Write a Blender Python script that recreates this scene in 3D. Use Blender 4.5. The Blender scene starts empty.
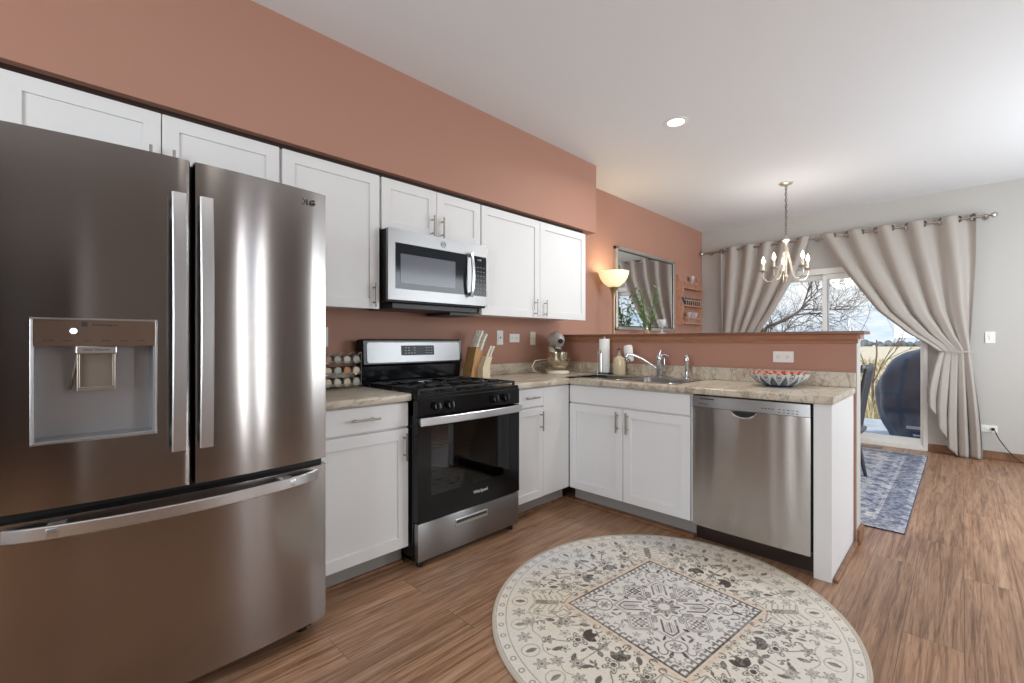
import bpy, bmesh, math, random
import numpy as np
from mathutils import Vector, Matrix
random.seed(7)
PI = math.pi
SC = bpy.context.scene
COL = SC.collection
# ------------------------------------------------------------------ camera
cam_d = bpy.data.cameras.new('camera'); cam = bpy.data.objects.new('camera', cam_d); COL.objects.link(cam)
YAW = .782
cam.location = (0, -2.693, 1.185)
cam.rotation_euler = (PI/2, 0, YAW - PI/2)
cam_d.sensor_width = 36; cam_d.lens = 453.3*36/1024; cam_d.clip_start = .02; cam_d.clip_end = 500
SC.camera = cam
# ------------------------------------------------------------------ world sky
W = bpy.data.worlds.new('sky'); SC.world = W; W.use_nodes = True
nt = W.node_tree; nt.nodes.clear()
def N(nt, t, **k):
    n = nt.nodes.new(t)
    for a, b in k.items(): setattr(n, a, b)
    return n
def ramp(nt, stops, interp='LINEAR'):
    n = N(nt, 'ShaderNodeValToRGB'); e = n.color_ramp.elements; n.color_ramp.interpolation = interp
    while len(e) < len(stops): e.new(.5)
    for i, (p, c) in enumerate(stops):
        e[i].position = p; e[i].color = (*c, 1) if len(c) == 3 else c
    return n
tc = N(nt, 'ShaderNodeTexCoord'); mp = N(nt, 'ShaderNodeMapping'); mp.inputs['Scale'].default_value = (1, 1, 3.2)
nz = N(nt, 'ShaderNodeTexNoise'); nz.inputs['Scale'].default_value = 3.5; nz.inputs['Detail'].default_value = 8; nz.inputs['Roughness'].default_value = .6
cr = ramp(nt, [(.42, (.34, .54, .82)), (.52, (.62, .75, .90)), (.64, (.88, .92, .96))])
bg = N(nt, 'ShaderNodeBackground'); ow = N(nt, 'ShaderNodeOutputWorld')
L = nt.links.new
L(tc.outputs['Generated'], mp.inputs[0]); L(mp.outputs[0], nz.inputs['Vector']); L(nz.outputs['Fac'], cr.inputs[0]); L(cr.outputs[0], bg.inputs[0]); L(bg.outputs[0], ow.inputs[0])
bg.inputs[1].default_value = 1.15
# ------------------------------------------------------------------ sun, added fill panels in the rear windows, exposure
def light(name, typ, loc, energy, color=(1, 1, 1), rot=(0, 0, 0), **k):
    d = bpy.data.lights.new(name, typ); d.energy = energy; d.color = color
    for a, b in k.items(): setattr(d, a, b)
    o = bpy.data.objects.new(name, d); COL.objects.link(o); o.location = loc; o.rotation_euler = rot
    return o
light('sun', 'SUN', (12, -8, 8), 3.4, (1, .95, .88), rot=Vector((.45, -.55, -.70)).to_track_quat('-Z', 'Y').to_euler(), angle=.03)
light('added_window_fill', 'AREA', (4.7, -4.44, 1.5), 68, (.90, .96, 1), rot=(-PI/2, 0, PI), shape='RECTANGLE', size=2.4, size_y=1.6)  # added panel in an invented rear window, brightens the room
for wx_ in (1.82, 2.20): light('added_window_fill', 'AREA', (wx_, -4.44, 1.3), 7, (.97, .98, 1), rot=(-PI/2, 0, PI), shape='RECTANGLE', size=.09, size_y=2.0)  # added narrow strips that draw the bright streaks on the refrigerator
light('added_window_fill', 'AREA', (-1.94, -2.2, 1.5), 50, (.93, .97, 1), rot=(PI/2, 0, -PI/2), shape='RECTANGLE', size=1.5, size_y=1.4)  # added panel in the invented window behind the camera, more fill
SC.view_settings.view_transform = 'Standard'; SC.view_settings.look = 'None'; SC.view_settings.gamma = 1
SC.view_settings.use_curve_mapping = False
SC.view_settings.exposure = 0.22
# ------------------------------------------------------------------ helpers
def lin(c):
    return tuple(((v/255)/12.92 if v/255 <= .04045 else ((v/255+.055)/1.055)**2.4) for v in c)
def mat(name, rgb=(200, 200, 200), rough=.5, metal=0, spec=.5, bump=0, bscale=40, emit=None, estr=0, aniso=0, coat=0, trans=0, ior=1.45, sheen=0):
    m = bpy.data.materials.new(name); m.use_nodes = True
    t = m.node_tree; b = t.nodes['Principled BSDF']
    b.inputs['Base Color'].default_value = (*lin(rgb), 1); b.inputs['Roughness'].default_value = rough
    b.inputs['Metallic'].default_value = metal; b.inputs['Specular IOR Level'].default_value = spec
    b.inputs['Coat Weight'].default_value = coat; b.inputs['Transmission Weight'].default_value = trans; b.inputs['IOR'].default_value = ior
    b.inputs['Sheen Weight'].default_value = sheen
    if emit: b.inputs['Emission Color'].default_value = (*lin(emit), 1); b.inputs['Emission Strength'].default_value = estr
    if bump:
        n = N(t, 'ShaderNodeTexNoise'); n.inputs['Scale'].default_value = bscale; n.inputs['Detail'].default_value = 3
        tcx = N(t, 'ShaderNodeTexCoord'); bp = N(t, 'ShaderNodeBump'); bp.inputs['Strength'].default_value = bump; bp.inputs['Distance'].default_value = .01
        t.links.new(tcx.outputs['Object'], n.inputs['Vector']); t.links.new(n.outputs['Fac'], bp.inputs['Height']); t.links.new(bp.outputs[0], b.inputs['Normal'])
    return m
def noise_mat(name, stops, scale=(1, 1, 1), nscale=5, detail=6, rough=.5, metal=0, bump=0, rot=(0, 0, 0), dist=0, nrough=.6, spec=.5):
    m = mat(name, rough=rough, metal=metal, spec=spec); t = m.node_tree; b = t.nodes['Principled BSDF']
    tcx = N(t, 'ShaderNodeTexCoord'); mpx = N(t, 'ShaderNodeMapping'); mpx.inputs['Scale'].default_value = scale; mpx.inputs['Rotation'].default_value = rot
    n = N(t, 'ShaderNodeTexNoise'); n.inputs['Scale'].default_value = nscale; n.inputs['Detail'].default_value = detail; n.inputs['Distortion'].default_value = dist; n.inputs['Roughness'].default_value = nrough
    r = ramp(t, [(p, lin(c)) for p, c in stops])
    k = t.links.new
    k(tcx.outputs['Object'], mpx.inputs[0]); k(mpx.outputs[0], n.inputs['Vector']); k(n.outputs['Fac'], r.inputs[0]); k(r.outputs[0], b.inputs['Base Color'])
    if bump:
        bp = N(t, 'ShaderNodeBump'); bp.inputs['Strength'].default_value = bump; bp.inputs['Distance'].default_value = .01
        k(n.outputs['Fac'], bp.inputs['Height']); k(bp.outputs[0], b.inputs['Normal'])
    return m
def steel(name, rgb, rough=.27, scale=(1.5, 1.5, 220), wave=0):
    """horizontally brushed sheet: reflections smear up and down"""
    m = mat(name, rgb, rough, 1); t = m.node_tree; b = t.nodes['Principled BSDF']; k = t.links.new
    b.inputs['Anisotropic'].default_value = .85
    cx = N(t, 'ShaderNodeCombineXYZ'); cx.inputs[2].default_value = 1; k(cx.outputs[0], b.inputs['Tangent'])
    tcx = N(t, 'ShaderNodeTexCoord'); mpx = N(t, 'ShaderNodeMapping'); mpx.inputs['Scale'].default_value = scale
    n = N(t, 'ShaderNodeTexNoise'); n.inputs['Scale'].default_value = 3; n.inputs['Detail'].default_value = 2
    mr = N(t, 'ShaderNodeMapRange'); mr.inputs['To Min'].default_value = rough*.99; mr.inputs['To Max'].default_value = rough*1.01
    k(tcx.outputs['Object'], mpx.inputs[0]); k(mpx.outputs[0], n.inputs['Vector']); k(n.outputs['Fac'], mr.inputs['Value']); k(mr.outputs[0], b.inputs['Roughness'])
    if wave:
        n2 = N(t, 'ShaderNodeTexNoise'); n2.inputs['Scale'].default_value = 6; n2.inputs['Detail'].default_value = 1
        mp2 = N(t, 'ShaderNodeMapping'); mp2.inputs['Scale'].default_value = (1, 1, .10)
        bp = N(t, 'ShaderNodeBump'); bp.inputs['Strength'].default_value = wave; bp.inputs['Distance'].default_value = .02
        k(tcx.outputs['Object'], mp2.inputs[0]); k(mp2.outputs[0], n2.inputs['Vector']); k(n2.outputs['Fac'], bp.inputs['Height']); k(bp.outputs[0], b.inputs['Normal'])
    return m
def attr_mat(name, rough=.9, bump=.3, bscale=500, att='Col'):
    m = mat(name, rough=rough, spec=.15, bump=bump, bscale=bscale); t = m.node_tree
    a = N(t, 'ShaderNodeAttribute', attribute_name=att); t.links.new(a.outputs['Color'], t.nodes['Principled BSDF'].inputs['Base Color'])
    return m
# mesh primitives
def add_box(bm, a, b, bev=0, rot=None):
    lo = [min(a[i], b[i]) for i in range(3)]; hi = [max(a[i], b[i]) for i in range(3)]
    r = bmesh.ops.create_cube(bm, size=1)
    vs = r['verts']
    c = Vector([(lo[i]+hi[i])/2 for i in range(3)]); s = [max(hi[i]-lo[i], 1e-5) for i in range(3)]
    for v in vs:
        p = Vector((v.co.x*s[0], v.co.y*s[1], v.co.z*s[2]))
        if rot: p = rot @ p
        v.co = p + c
    if bev:
        bev = min(bev, min(s)*.45)
        es = list({e for v in vs for e in v.link_edges})
        bmesh.ops.bevel(bm, geom=es, offset=bev, segments=2, affect='EDGES', profile=.5)
def add_cyl(bm, p, q, r, r2=None, seg=16, caps=True):
    p = Vector(p); q = Vector(q); d = q-p; r2 = r if r2 is None else r2
    z = Vector((0, 0, 1)); R = z.rotation_difference(d.normalized()).to_matrix().to_4x4() if d.length > 1e-9 else Matrix()
    bmesh.ops.create_cone(bm, cap_ends=caps, segments=seg, radius1=r, radius2=max(r2, 1e-5), depth=d.length, matrix=Matrix.Translation((p+q)/2) @ R)
def add_sph(bm, c, r, sc=(1, 1, 1), seg=14, ring=10):
    M = Matrix.Translation(c) @ Matrix.Diagonal((sc[0], sc[1], sc[2], 1))
    bmesh.ops.create_uvsphere(bm, u_segments=seg, v_segments=ring, radius=r, matrix=M)
def add_lathe(bm, prof, c=(0, 0, 0), seg=28, sx=1, sy=1):
    c = Vector(c); rings = []
    for r, z in prof:
        if r < 1e-6: rings.append([bm.verts.new(c+Vector((0, 0, z)))])
        else: rings.append([bm.verts.new(c+Vector((r*sx*math.cos(2*PI*i/seg), r*sy*math.sin(2*PI*i/seg), z))) for i in range(seg)])
    for a, b in zip(rings, rings[1:]):
        for i in range(seg):
            j = (i+1) % seg
            if len(a) == 1 and len(b) == 1: continue
            if len(a) == 1: bm.faces.new((a[0], b[j], b[i]))
            elif len(b) == 1: bm.faces.new((a[i], a[j], b[0]))
            else: bm.faces.new((a[i], a[j], b[j], b[i]))
def add_tube(bm, pts, r, seg=8, caps=True, rs=None, closed=False):
    pts = [Vector(p) for p in pts]; n = len(pts); rings = []
    up = None
    for i, p in enumerate(pts):
        if closed: t = (pts[(i+1) % n]-pts[i-1]).normalized()
        else: t = (pts[min(i+1, n-1)]-pts[max(i-1, 0)]).normalized()
        if up is None:
            up = Vector((0, 0, 1)) if abs(t.z) < .9 else Vector((1, 0, 0))
        s = t.cross(up)
        if s.length < 1e-4: s = t.orthogonal()
        s.normalize(); up = s.cross(t).normalized()
        rr = rs[i] if rs else r
        rings.append([bm.verts.new(p + s*rr*math.cos(2*PI*k/seg) + up*rr*math.sin(2*PI*k/seg)) for k in range(seg)])
    pr = list(zip(rings, rings[1:]))
    if closed: pr.append((rings[-1], rings[0]))
    for a, b in pr:
        for k in range(seg): bm.faces.new((a[k], a[(k+1) % seg], b[(k+1) % seg], b[k]))
    if caps and not closed: bm.faces.new(rings[0][::-1]); bm.faces.new(rings[-1])
def add_sweep(bm, pts, w, h, wdir):
    """rectangular section swept: w along wdir, h along the third direction"""
    pts = [Vector(p) for p in pts]; wdir = Vector(wdir).normalized(); rings = []; n = len(pts)
    for i, p in enumerate(pts):
        t = (pts[min(i+1, n-1)]-pts[max(i-1, 0)]).normalized(); hd = t.cross(wdir).normalized()
        rings.append([bm.verts.new(p+wdir*a*w/2+hd*b*h/2) for a, b in ((-1, -.6), (-.85, -1), (.85, -1), (1, -.6), (1, .6), (.85, 1), (-.85, 1), (-1, .6))])
    for a, b in zip(rings, rings[1:]):
        for k in range(8): bm.faces.new((a[k], a[(k+1) % 8], b[(k+1) % 8], b[k]))
    bm.faces.new(rings[0][::-1]); bm.faces.new(rings[-1])
def add_prism(bm, poly, f0, f1):
    """poly: list of 2-D; f0,f1 map 2-D point to 3-D for both ends"""
    a = [bm.verts.new(f0(*p)) for p in poly]; b = [bm.verts.new(f1(*p)) for p in poly]
    bm.faces.new(a[::-1]); bm.faces.new(b)
    for i in range(len(poly)): j = (i+1) % len(poly); bm.faces.new((a[i], a[j], b[j], b[i]))
def add_torus(bm, c, R, r, axis='Z', seg=20, s2=8):
    pts = []
    for i in range(seg):
        a = 2*PI*i/seg; u, v = R*math.cos(a), R*math.sin(a)
        pts.append(Vector(c)+Vector({'Z': (u, v, 0), 'Y': (u, 0, v), 'X': (0, u, v)}[axis]))
    add_tube(bm, pts, r, s2, closed=True)
def BM(): return bmesh.new()
def obj(name, bm, m, parent=None, smooth=False, recalc=True, local=False, label=None):
    if recalc: bmesh.ops.recalc_face_normals(bm, faces=bm.faces)
    if parent is not None and not local:
        r = parent; off = Vector((0, 0, 0))
        while r is not None: off += r.location; r = r.parent
        bmesh.ops.translate(bm, verts=bm.verts, vec=-off)
    me = bpy.data.meshes.new(name); bm.to_mesh(me); bm.free(); me.materials.append(m)
    if smooth:
        me.polygons.foreach_set('use_smooth', [True]*len(me.polygons))
        try: me.set_sharp_from_angle(angle=math.radians(38))
        except Exception: pass
    o = bpy.data.objects.new(name, me); COL.objects.link(o)
    if parent is not None: o.parent = parent
    if label: o['label'] = label
    return o
def box(name, a, b, m, parent=None, bev=0, **k):
    bm = BM(); add_box(bm, a, b, bev); return obj(name, bm, m, parent, **k)
def thing(name, label, cat, loc=(0, 0, 0), group=None, rz=0):
    o = bpy.data.objects.new(name, None); COL.objects.link(o); o.location = loc; o.rotation_euler = (0, 0, rz); o.empty_display_size = .1
    o['label'] = label; o['category'] = cat
    if group: o['group'] = group
    return o
def tag(o, label, cat, group=None, kind=None):
    o['label'] = label; o['category'] = cat
    if group: o['group'] = group
    if kind: o['kind'] = kind
    return o
def struct(o): o['kind'] = 'structure'; return o
def dup(root, loc=None, label=None, rz=None):
    def cp(o, par):
        c = o.copy(); COL.objects.link(c)
        if par: c.parent = par
        for ch in [x for x in list(bpy.data.objects) if x.parent == o]: cp(ch, c)
        return c
    r = cp(root, None)
    if loc is not None: r.location = loc
    if rz is not None: r.rotation_euler = (0, 0, rz)
    if label: r['label'] = label
    return r
def text(name, s, size, loc, rot, m, parent, ext=.0006, align='CENTER', bold=False):
    c = bpy.data.curves.new(name, 'FONT'); c.body = s; c.size = size; c.extrude = ext; c.align_x = align; c.align_y = 'CENTER'
    if bold: c.offset = size*.02
    t = bpy.data.objects.new('tmp', c); COL.objects.link(t)
    bpy.context.view_layer.update()
    me = bpy.data.meshes.new_from_object(t.evaluated_get(bpy.context.evaluated_depsgraph_get()))
    bpy.data.objects.remove(t); me.name = name
    me.transform(Matrix.Translation(loc) @ rot)
    off = Vector((0, 0, 0)); r = parent
    while r is not None: off += r.location; r = r.parent
    me.transform(Matrix.Translation(-off))
    me.materials.clear(); me.materials.append(m)
    o = bpy.data.objects.new(name, me); COL.objects.link(o); o.parent = parent
    return o
ROTY = Matrix.Rotation(PI/2, 4, 'X')                                   # text facing -y
ROTX = Matrix.Rotation(-PI/2, 4, 'Z') @ Matrix.Rotation(PI/2, 4, 'X')   # text facing -x
# ------------------------------------------------------------------ materials
M = {}
M['terra'] = mat('terracotta_paint', (176, 132, 114), .55, bump=.08, bscale=180, spec=.35)
M['grey'] = mat('pale_grey_paint', (190, 187, 182), .6, bump=.06, bscale=180, spec=.3)
M['ceil'] = mat('ceiling_paint', (232, 233, 234), .8, bump=.12, bscale=120, spec=.2)
M['white'] = mat('cabinet_white', (229, 229, 229), .38, spec=.45)
M['whitep'] = mat('white_plastic', (236, 235, 231), .35)
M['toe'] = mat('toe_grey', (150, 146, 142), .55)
M['nickel'] = mat('satin_nickel', (165, 160, 152), .32, 1)
M['chrome'] = mat('chrome', (205, 207, 210), .12, 1)
M['steel'] = steel('brushed_steel', (158, 153, 150), .17, wave=.08)
M['steel_dw'] = steel('brushed_steel_dishwasher', (188, 184, 180), .24, wave=.45)
M['steel_l'] = steel('light_brushed_steel', (148, 147, 147), .32)
M['hand'] = mat('handle_metal', (205, 206, 208), .3, 1)
M['sink'] = mat('sink_steel', (170, 168, 165), .28, 1)
M['dgrey'] = mat('appliance_dark_grey', (66, 66, 68), .45)
M['black'] = mat('black_enamel', (12, 12, 14), .16, spec=.4)
M['blackm'] = mat('black_matte', (20, 20, 21), .5)
M['iron'] = mat('cast_iron', (34, 34, 36), .55, bump=.2, bscale=300)
M['blackp'] = mat('black_plastic', (22, 22, 25), .3)
M['gloss'] = mat('dark_display_glass', (30, 34, 40), .08)
M['lcd'] = mat('lcd_panel', (44, 48, 54), .25, spec=.2)
M['wood'] = noise_mat('oak_trim', [(.3, (108, 76, 54)), (.7, (146, 106, 78))], scale=(3, 3, 3), nscale=6, rough=.4)
M['capwood'] = noise_mat('stained_cap_wood', [(.3, (104, 68, 52)), (.7, (132, 90, 68))], scale=(12, 1.5, 12), nscale=5, rough=.32)
M['mold'] = noise_mat('stained_moulding_wood', [(.3, (150, 104, 78)), (.7, (172, 124, 96))], scale=(12, 1.5, 12), nscale=5, rough=.38)
M['block'] = noise_mat('maple_block', [(.3, (176, 128, 80)), (.7, (208, 164, 112))], scale=(20, 20, 3), nscale=3, rough=.4)
M['shelfwood'] = noise_mat('shelf_wood', [(.3, (176, 128, 104)), (.7, (206, 160, 134))], scale=(4, 4, 10), nscale=4, rough=.45)
M['brown'] = mat('kick_and_shadow_brown', (46, 32, 28), .4)  # kick plate colour, also the painted shadow above the wall cabinets
M['textdark'] = mat('dark_print', (52, 52, 56), .4)
M['textlight'] = mat('light_print', (214, 214, 214), .4)
M['cream'] = mat('cream_ceramic', (236, 228, 210), .25)
M['cord'] = mat('black_cord', (18, 18, 18), .5)
M['rubber'] = mat('rubber', (25, 25, 25), .7)
def counter_mat():
    m = mat('marbled_laminate', rough=.3); t = m.node_tree; b = t.nodes['Principled BSDF']; k = t.links.new
    tcx = N(t, 'ShaderNodeTexCoord'); mp1 = N(t, 'ShaderNodeMapping'); mp1.inputs['Rotation'].default_value = (.3, .2, .62); mp1.inputs['Scale'].default_value = (1.0, 5.0, 3)
    n = N(t, 'ShaderNodeTexNoise'); n.inputs['Scale'].default_value = 2.4; n.inputs['Detail'].default_value = 9; n.inputs['Roughness'].default_value = .62; n.inputs['Distortion'].default_value = 1.1
    r = ramp(t, [(p, lin(c)) for p, c in ((.28, (142, 128, 114)), (.42, (182, 168, 148)), (.52, (206, 196, 178)), (.62, (192, 183, 168)), (.78, (164, 154, 144)))])
    n2 = N(t, 'ShaderNodeTexNoise'); n2.inputs['Scale'].default_value = 1.7; n2.inputs['Detail'].default_value = 6; n2.inputs['Distortion'].default_value = 2.2
    r2 = ramp(t, [(.475, (0, 0, 0)), (.497, (1, 1, 1)), (.52, (0, 0, 0))])
    mx = N(t, 'ShaderNodeMix', data_type='RGBA'); mx.inputs[7].default_value = (*lin((110, 92, 78)), 1)
    ml = N(t, 'ShaderNodeMath', operation='MULTIPLY'); ml.inputs[1].default_value = .6
    k(tcx.outputs['Object'], mp1.inputs[0]); k(mp1.outputs[0], n.inputs['Vector']); k(mp1.outputs[0], n2.inputs['Vector']); k(n.outputs['Fac'], r.inputs[0]); k(n2.outputs['Fac'], r2.inputs[0])
    k(r2.outputs[0], ml.inputs[0]); k(ml.outputs[0], mx.inputs[0]); k(r.outputs[0], mx.inputs[6]); k(mx.outputs[2], b.inputs['Base Color'])
    return m
M['counter'] = counter_mat()
def floor_mat():
    m = mat('oak_plank_floor', rough=.34, spec=.6); t = m.node_tree; b = t.nodes['Principled BSDF']; k = t.links.new
    tcx = N(t, 'ShaderNodeTexCoord')
    br = N(t, 'ShaderNodeTexBrick'); br.offset = .37; br.offset_frequency = 2
    br.inputs['Scale'].default_value = 1; br.inputs['Brick Width'].default_value = 1.22; br.inputs['Row Height'].default_value = .18; br.inputs['Mortar Size'].default_value = .0012
    br.inputs['Color1'].default_value = (.15, .15, .15, 1); br.inputs['Color2'].default_value = (.85, .85, .85, 1); br.inputs['Mortar'].default_value = (0, 0, 0, 1); br.inputs['Bias'].default_value = 0
    # shift the grain per plank
    mp1 = N(t, 'ShaderNodeMapping'); mp1.inputs['Scale'].default_value = (.75, 17, 1)
    ad = N(t, 'ShaderNodeVectorMath', operation='ADD'); sc = N(t, 'ShaderNodeVectorMath', operation='SCALE'); sc.inputs['Scale'].default_value = 7.3
    k(tcx.outputs['Object'], br.inputs['Vector']); k(tcx.outputs['Object'], mp1.inputs[0]); k(br.outputs['Color'], sc.inputs[0]); k(mp1.outputs[0], ad.inputs[0]); k(sc.outputs[0], ad.inputs[1])
    n = N(t, 'ShaderNodeTexNoise'); n.inputs['Scale'].default_value = 2.2; n.inputs['Detail'].default_value = 8; n.inputs['Roughness'].default_value = .62; n.inputs['Distortion'].default_value = .9
    k(ad.outputs[0], n.inputs['Vector'])
    r = ramp(t, [(p, lin(c)) for p, c in ((.31, (108, 79, 59)), (.42, (142, 107, 82)), (.55, (166, 130, 102)), (.70, (182, 149, 122)))])
    k(n.outputs['Fac'], r.inputs[0])
    # fine dark pores
    mp2 = N(t, 'ShaderNodeMapping'); mp2.inputs['Scale'].default_value = (5, 130, 1)
    n2 = N(t, 'ShaderNodeTexNoise'); n2.inputs['Scale'].default_value = 1.3; n2.inputs['Detail'].default_value = 3
    k(tcx.outputs['Object'], mp2.inputs[0]); k(mp2.outputs[0], n2.inputs['Vector'])
    r2 = ramp(t, [(.36, (.66, .6, .56)), (.5, (1, 1, 1))]); k(n2.outputs['Fac'], r2.inputs[0])
    mu = N(t, 'ShaderNodeMix', data_type='RGBA', blend_type='MULTIPLY'); mu.inputs[0].default_value = .8
    k(r.outputs[0], mu.inputs[6]); k(r2.outputs[0], mu.inputs[7])
    # plank tone
    r3 = ramp(t, [(.0, (.45, .4, .38)), (.1, (.86, .86, .86)), (.9, (1.08, 1.06, 1.04))]); k(br.outputs['Color'], r3.inputs[0])
    mu2 = N(t, 'ShaderNodeMix', data_type='RGBA', blend_type='MULTIPLY'); mu2.inputs[0].default_value = 1
    k(mu.outputs[2], mu2.inputs[6]); k(r3.outputs[0], mu2.inputs[7]); k(mu2.outputs[2], b.inputs['Base Color'])
    bp = N(t, 'ShaderNodeBump'); bp.inputs['Strength'].default_value = .12; bp.inputs['Distance'].default_value = .004
    k(r2.outputs[0], bp.inputs['Height']); k(bp.outputs[0], b.inputs['Normal'])
    return m
M['floor'] = floor_mat()
def glass_mat(name, tint=(255, 255, 255), tr=.92, rough=0, gl=(1, 1, 1)):
    m = bpy.data.materials.new(name); m.use_nodes = True; t = m.node_tree; t.nodes.clear(); k = t.links.new
    o = N(t, 'ShaderNodeOutputMaterial'); mx = N(t, 'ShaderNodeMixShader'); a = N(t, 'ShaderNodeBsdfTransparent'); g = N(t, 'ShaderNodeBsdfGlossy')
    a.inputs[0].default_value = (*[c*tr for c in lin(tint)], 1); g.inputs['Roughness'].default_value = rough; g.inputs[0].default_value = (*gl, 1)
    f = N(t, 'ShaderNodeFresnel'); f.inputs[0].default_value = 1.5
    k(f.outputs[0], mx.inputs[0]); k(a.outputs[0], mx.inputs[1]); k(g.outputs[0], mx.inputs[2]); k(mx.outputs[0], o.inputs[0])
    return m
M['pane'] = glass_mat('window_glass', tr=.97)
M['ovenglass'] = glass_mat('oven_glass', (150, 152, 156), 1, .02)
M['jarglass'] = glass_mat('jar_glass', (225, 225, 220), .95, .03)
# ================================================================== ROOM
XL, XR, YB, ZC = -2.0, 6.64, -4.5, 2.776
XH = 3.306
box('floor', (XL-.1, YB-.1, -.08), (XR+.12, .1, 0), M['floor'])['kind'] = 'structure'
box('ceiling', (XL-.1, YB-.1, ZC), (XR+.12, .1, ZC+.1), M['ceil'])['kind'] = 'structure'
box('wall_left', (XL-.1, 0, 0), (XR+.12, .1, ZC), M['terra'])['kind'] = 'structure'
def wall_open(name, axis, c0, c1, s0, s1, holes, m):
    """wall slab between c0..c1 on axis, spanning s0..s1, holes=[(a,b,z0,z1)]"""
    bm = BM()
    def B(a, b, z0, z1):
        if b-a < 1e-4 or z1-z0 < 1e-4: return
        if axis == 'x': add_box(bm, (c0, a, z0), (c1, b, z1))
        else: add_box(bm, (a, c0, z0), (b, c1, z1))
    cur = s0
    for a, b, z0, z1 in sorted(holes):
        B(cur, a, 0, ZC); B(a, b, 0, z0); B(a, b, z1, ZC); cur = b
    B(cur, s1, 0, ZC)
    return struct(obj(name, bm, m))
DY0, DY1, DZ = -2.40, -.48, 2.03
wall_open('wall_far', 'x', XR, XR+.12, YB-.1, 0, [(DY0, DY1, 0, DZ)], M['grey'])
wall_open('wall_right', 'y', YB-.1, YB, 3.2, XR, [(3.45, 5.95, .65, 2.35)], M['grey'])
wall_open('wall_right', 'y', YB-.1, YB, XL, 3.2, [(1.75, 2.27, .25, 2.35)], mat('taupe_paint', (148, 138, 130), .6))
wall_open('wall_behind', 'x', XL-.1, XL, YB, 0, [(-2.95, -1.45, .8, 2.2)], M['grey'])
# soffit over the wall cabinets
box('trim_1', (XL, -.341, 2.165), (3.45, 0, ZC), M['terra'])['kind'] = 'structure'
# half wall, cap and moulding
HE = -2.252
box('wall_half', (XH, HE, 0), (XH+.125, 0, 1.2), M['terra'])['kind'] = 'structure'
box('trim_2', (XH+.0, HE-.004, 0), (XH+.127, HE, 1.2), M['grey'])['kind'] = 'structure'
bm = BM(); add_box(bm, (XH-.045, HE-.045, 1.228), (XH+.17, 0, 1.247), .004); o = struct(obj('trim_3', bm, M['capwood']))
bm = BM()
prof = [(0, 1.174), (.010, 1.176), (.012, 1.188), (.022, 1.200), (.028, 1.222), (.034, 1.228), (0, 1.228)]
add_prism(bm, prof, lambda d, z: (XH-d, HE-.01, z), lambda d, z: (XH-d, 0, z))
add_box(bm, (XH, HE-.02, 1.2), (XH+.14, 0, 1.228), .002)
struct(obj('trim_4', bm, M['mold']))
# baseboards
def baseboard(name, a, b, m=None): return struct(box(name, a, b, m or M['wood'], bev=.004))
baseboard('baseboard_far', (XR-.014, YB, 0), (XR, DY0-.032, .085))
baseboard('baseboard_far', (XR-.014, DY1+.06, 0), (XR, 0, .085))
baseboard('baseboard_left', (XH+.125, -.014, 0), (XR, 0, .085))
baseboard('baseboard_right', (XL, YB, 0), (XR, YB+.014, .085))
baseboard('baseboard_half', (XH+.127, HE, 0), (XH+.141, 0, .085))
baseboard('baseboard_end', (XH-.008, HE-.02, 0), (XH+.141, HE-.004, .085))
bm = BM(); add_cyl(bm, (2.69, -2.252, 0.008), (XH-.01, -2.252, .008), .012, seg=12); struct(obj('trim_5', bm, M['wood'], smooth=True))
# invented windows behind the camera, for room light and reflections: frames
def plain_window(name, axis, c, a, b, z0, z1, n=1):
    bm = BM()
    def B(p, q, r, s):
        if axis == 'y': add_box(bm, (p, c-.03, r), (q, c+.03, s), .004)
        else: add_box(bm, (c-.03, p, r), (c+.03, q, s), .004)
    w = .05
    B(a, a+w, z0, z1); B(b-w, b, z0, z1); B(a, b, z0, z0+w); B(a, b, z1-w, z1)
    for i in range(1, n+1):
        x = a+(b-a)*i/(n+1); B(x-.025, x+.025, z0, z1)
    return struct(obj(name, bm, M['whitep']))
plain_window('added_window_1', 'y', YB-.02, 3.45, 5.95, .65, 2.35, 2)
plain_window('added_window_2', 'y', YB-.02, 1.75, 2.27, .25, 2.35, 1)
plain_window('added_window_3', 'x', XL-.02, -2.95, -1.45, .8, 2.2)
# added panelled door behind the camera, to darken the refrigerator's reflection
d2 = struct(bpy.data.objects.new('added_dark_door', None)); COL.objects.link(d2); d2.location = (-1.2, YB+.02, 0)
bm = BM(); add_box(bm, (-1.85, YB, 0), (-.55, YB+.035, 2.05), .004)
for z0, z1 in ((.2, .95), (1.1, 1.85)):
    for x0, x1 in ((-1.73, -1.25), (-1.15, -.67)): add_box(bm, (x0, YB+.03, z0), (x1, YB+.045, z1), .008)
obj('door_leaf', bm, mat('added_door_walnut', (58, 42, 36), .4), d2)
bm = BM(); add_box(bm, (-1.95, YB, 0), (-1.855, YB+.03, 2.14)); add_box(bm, (-.545, YB, 0), (-.45, YB+.03, 2.14)); add_box(bm, (-1.95, YB, 2.055), (-.45, YB+.03, 2.14)); obj('door_casing', bm, M['whitep'], d2)
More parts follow.
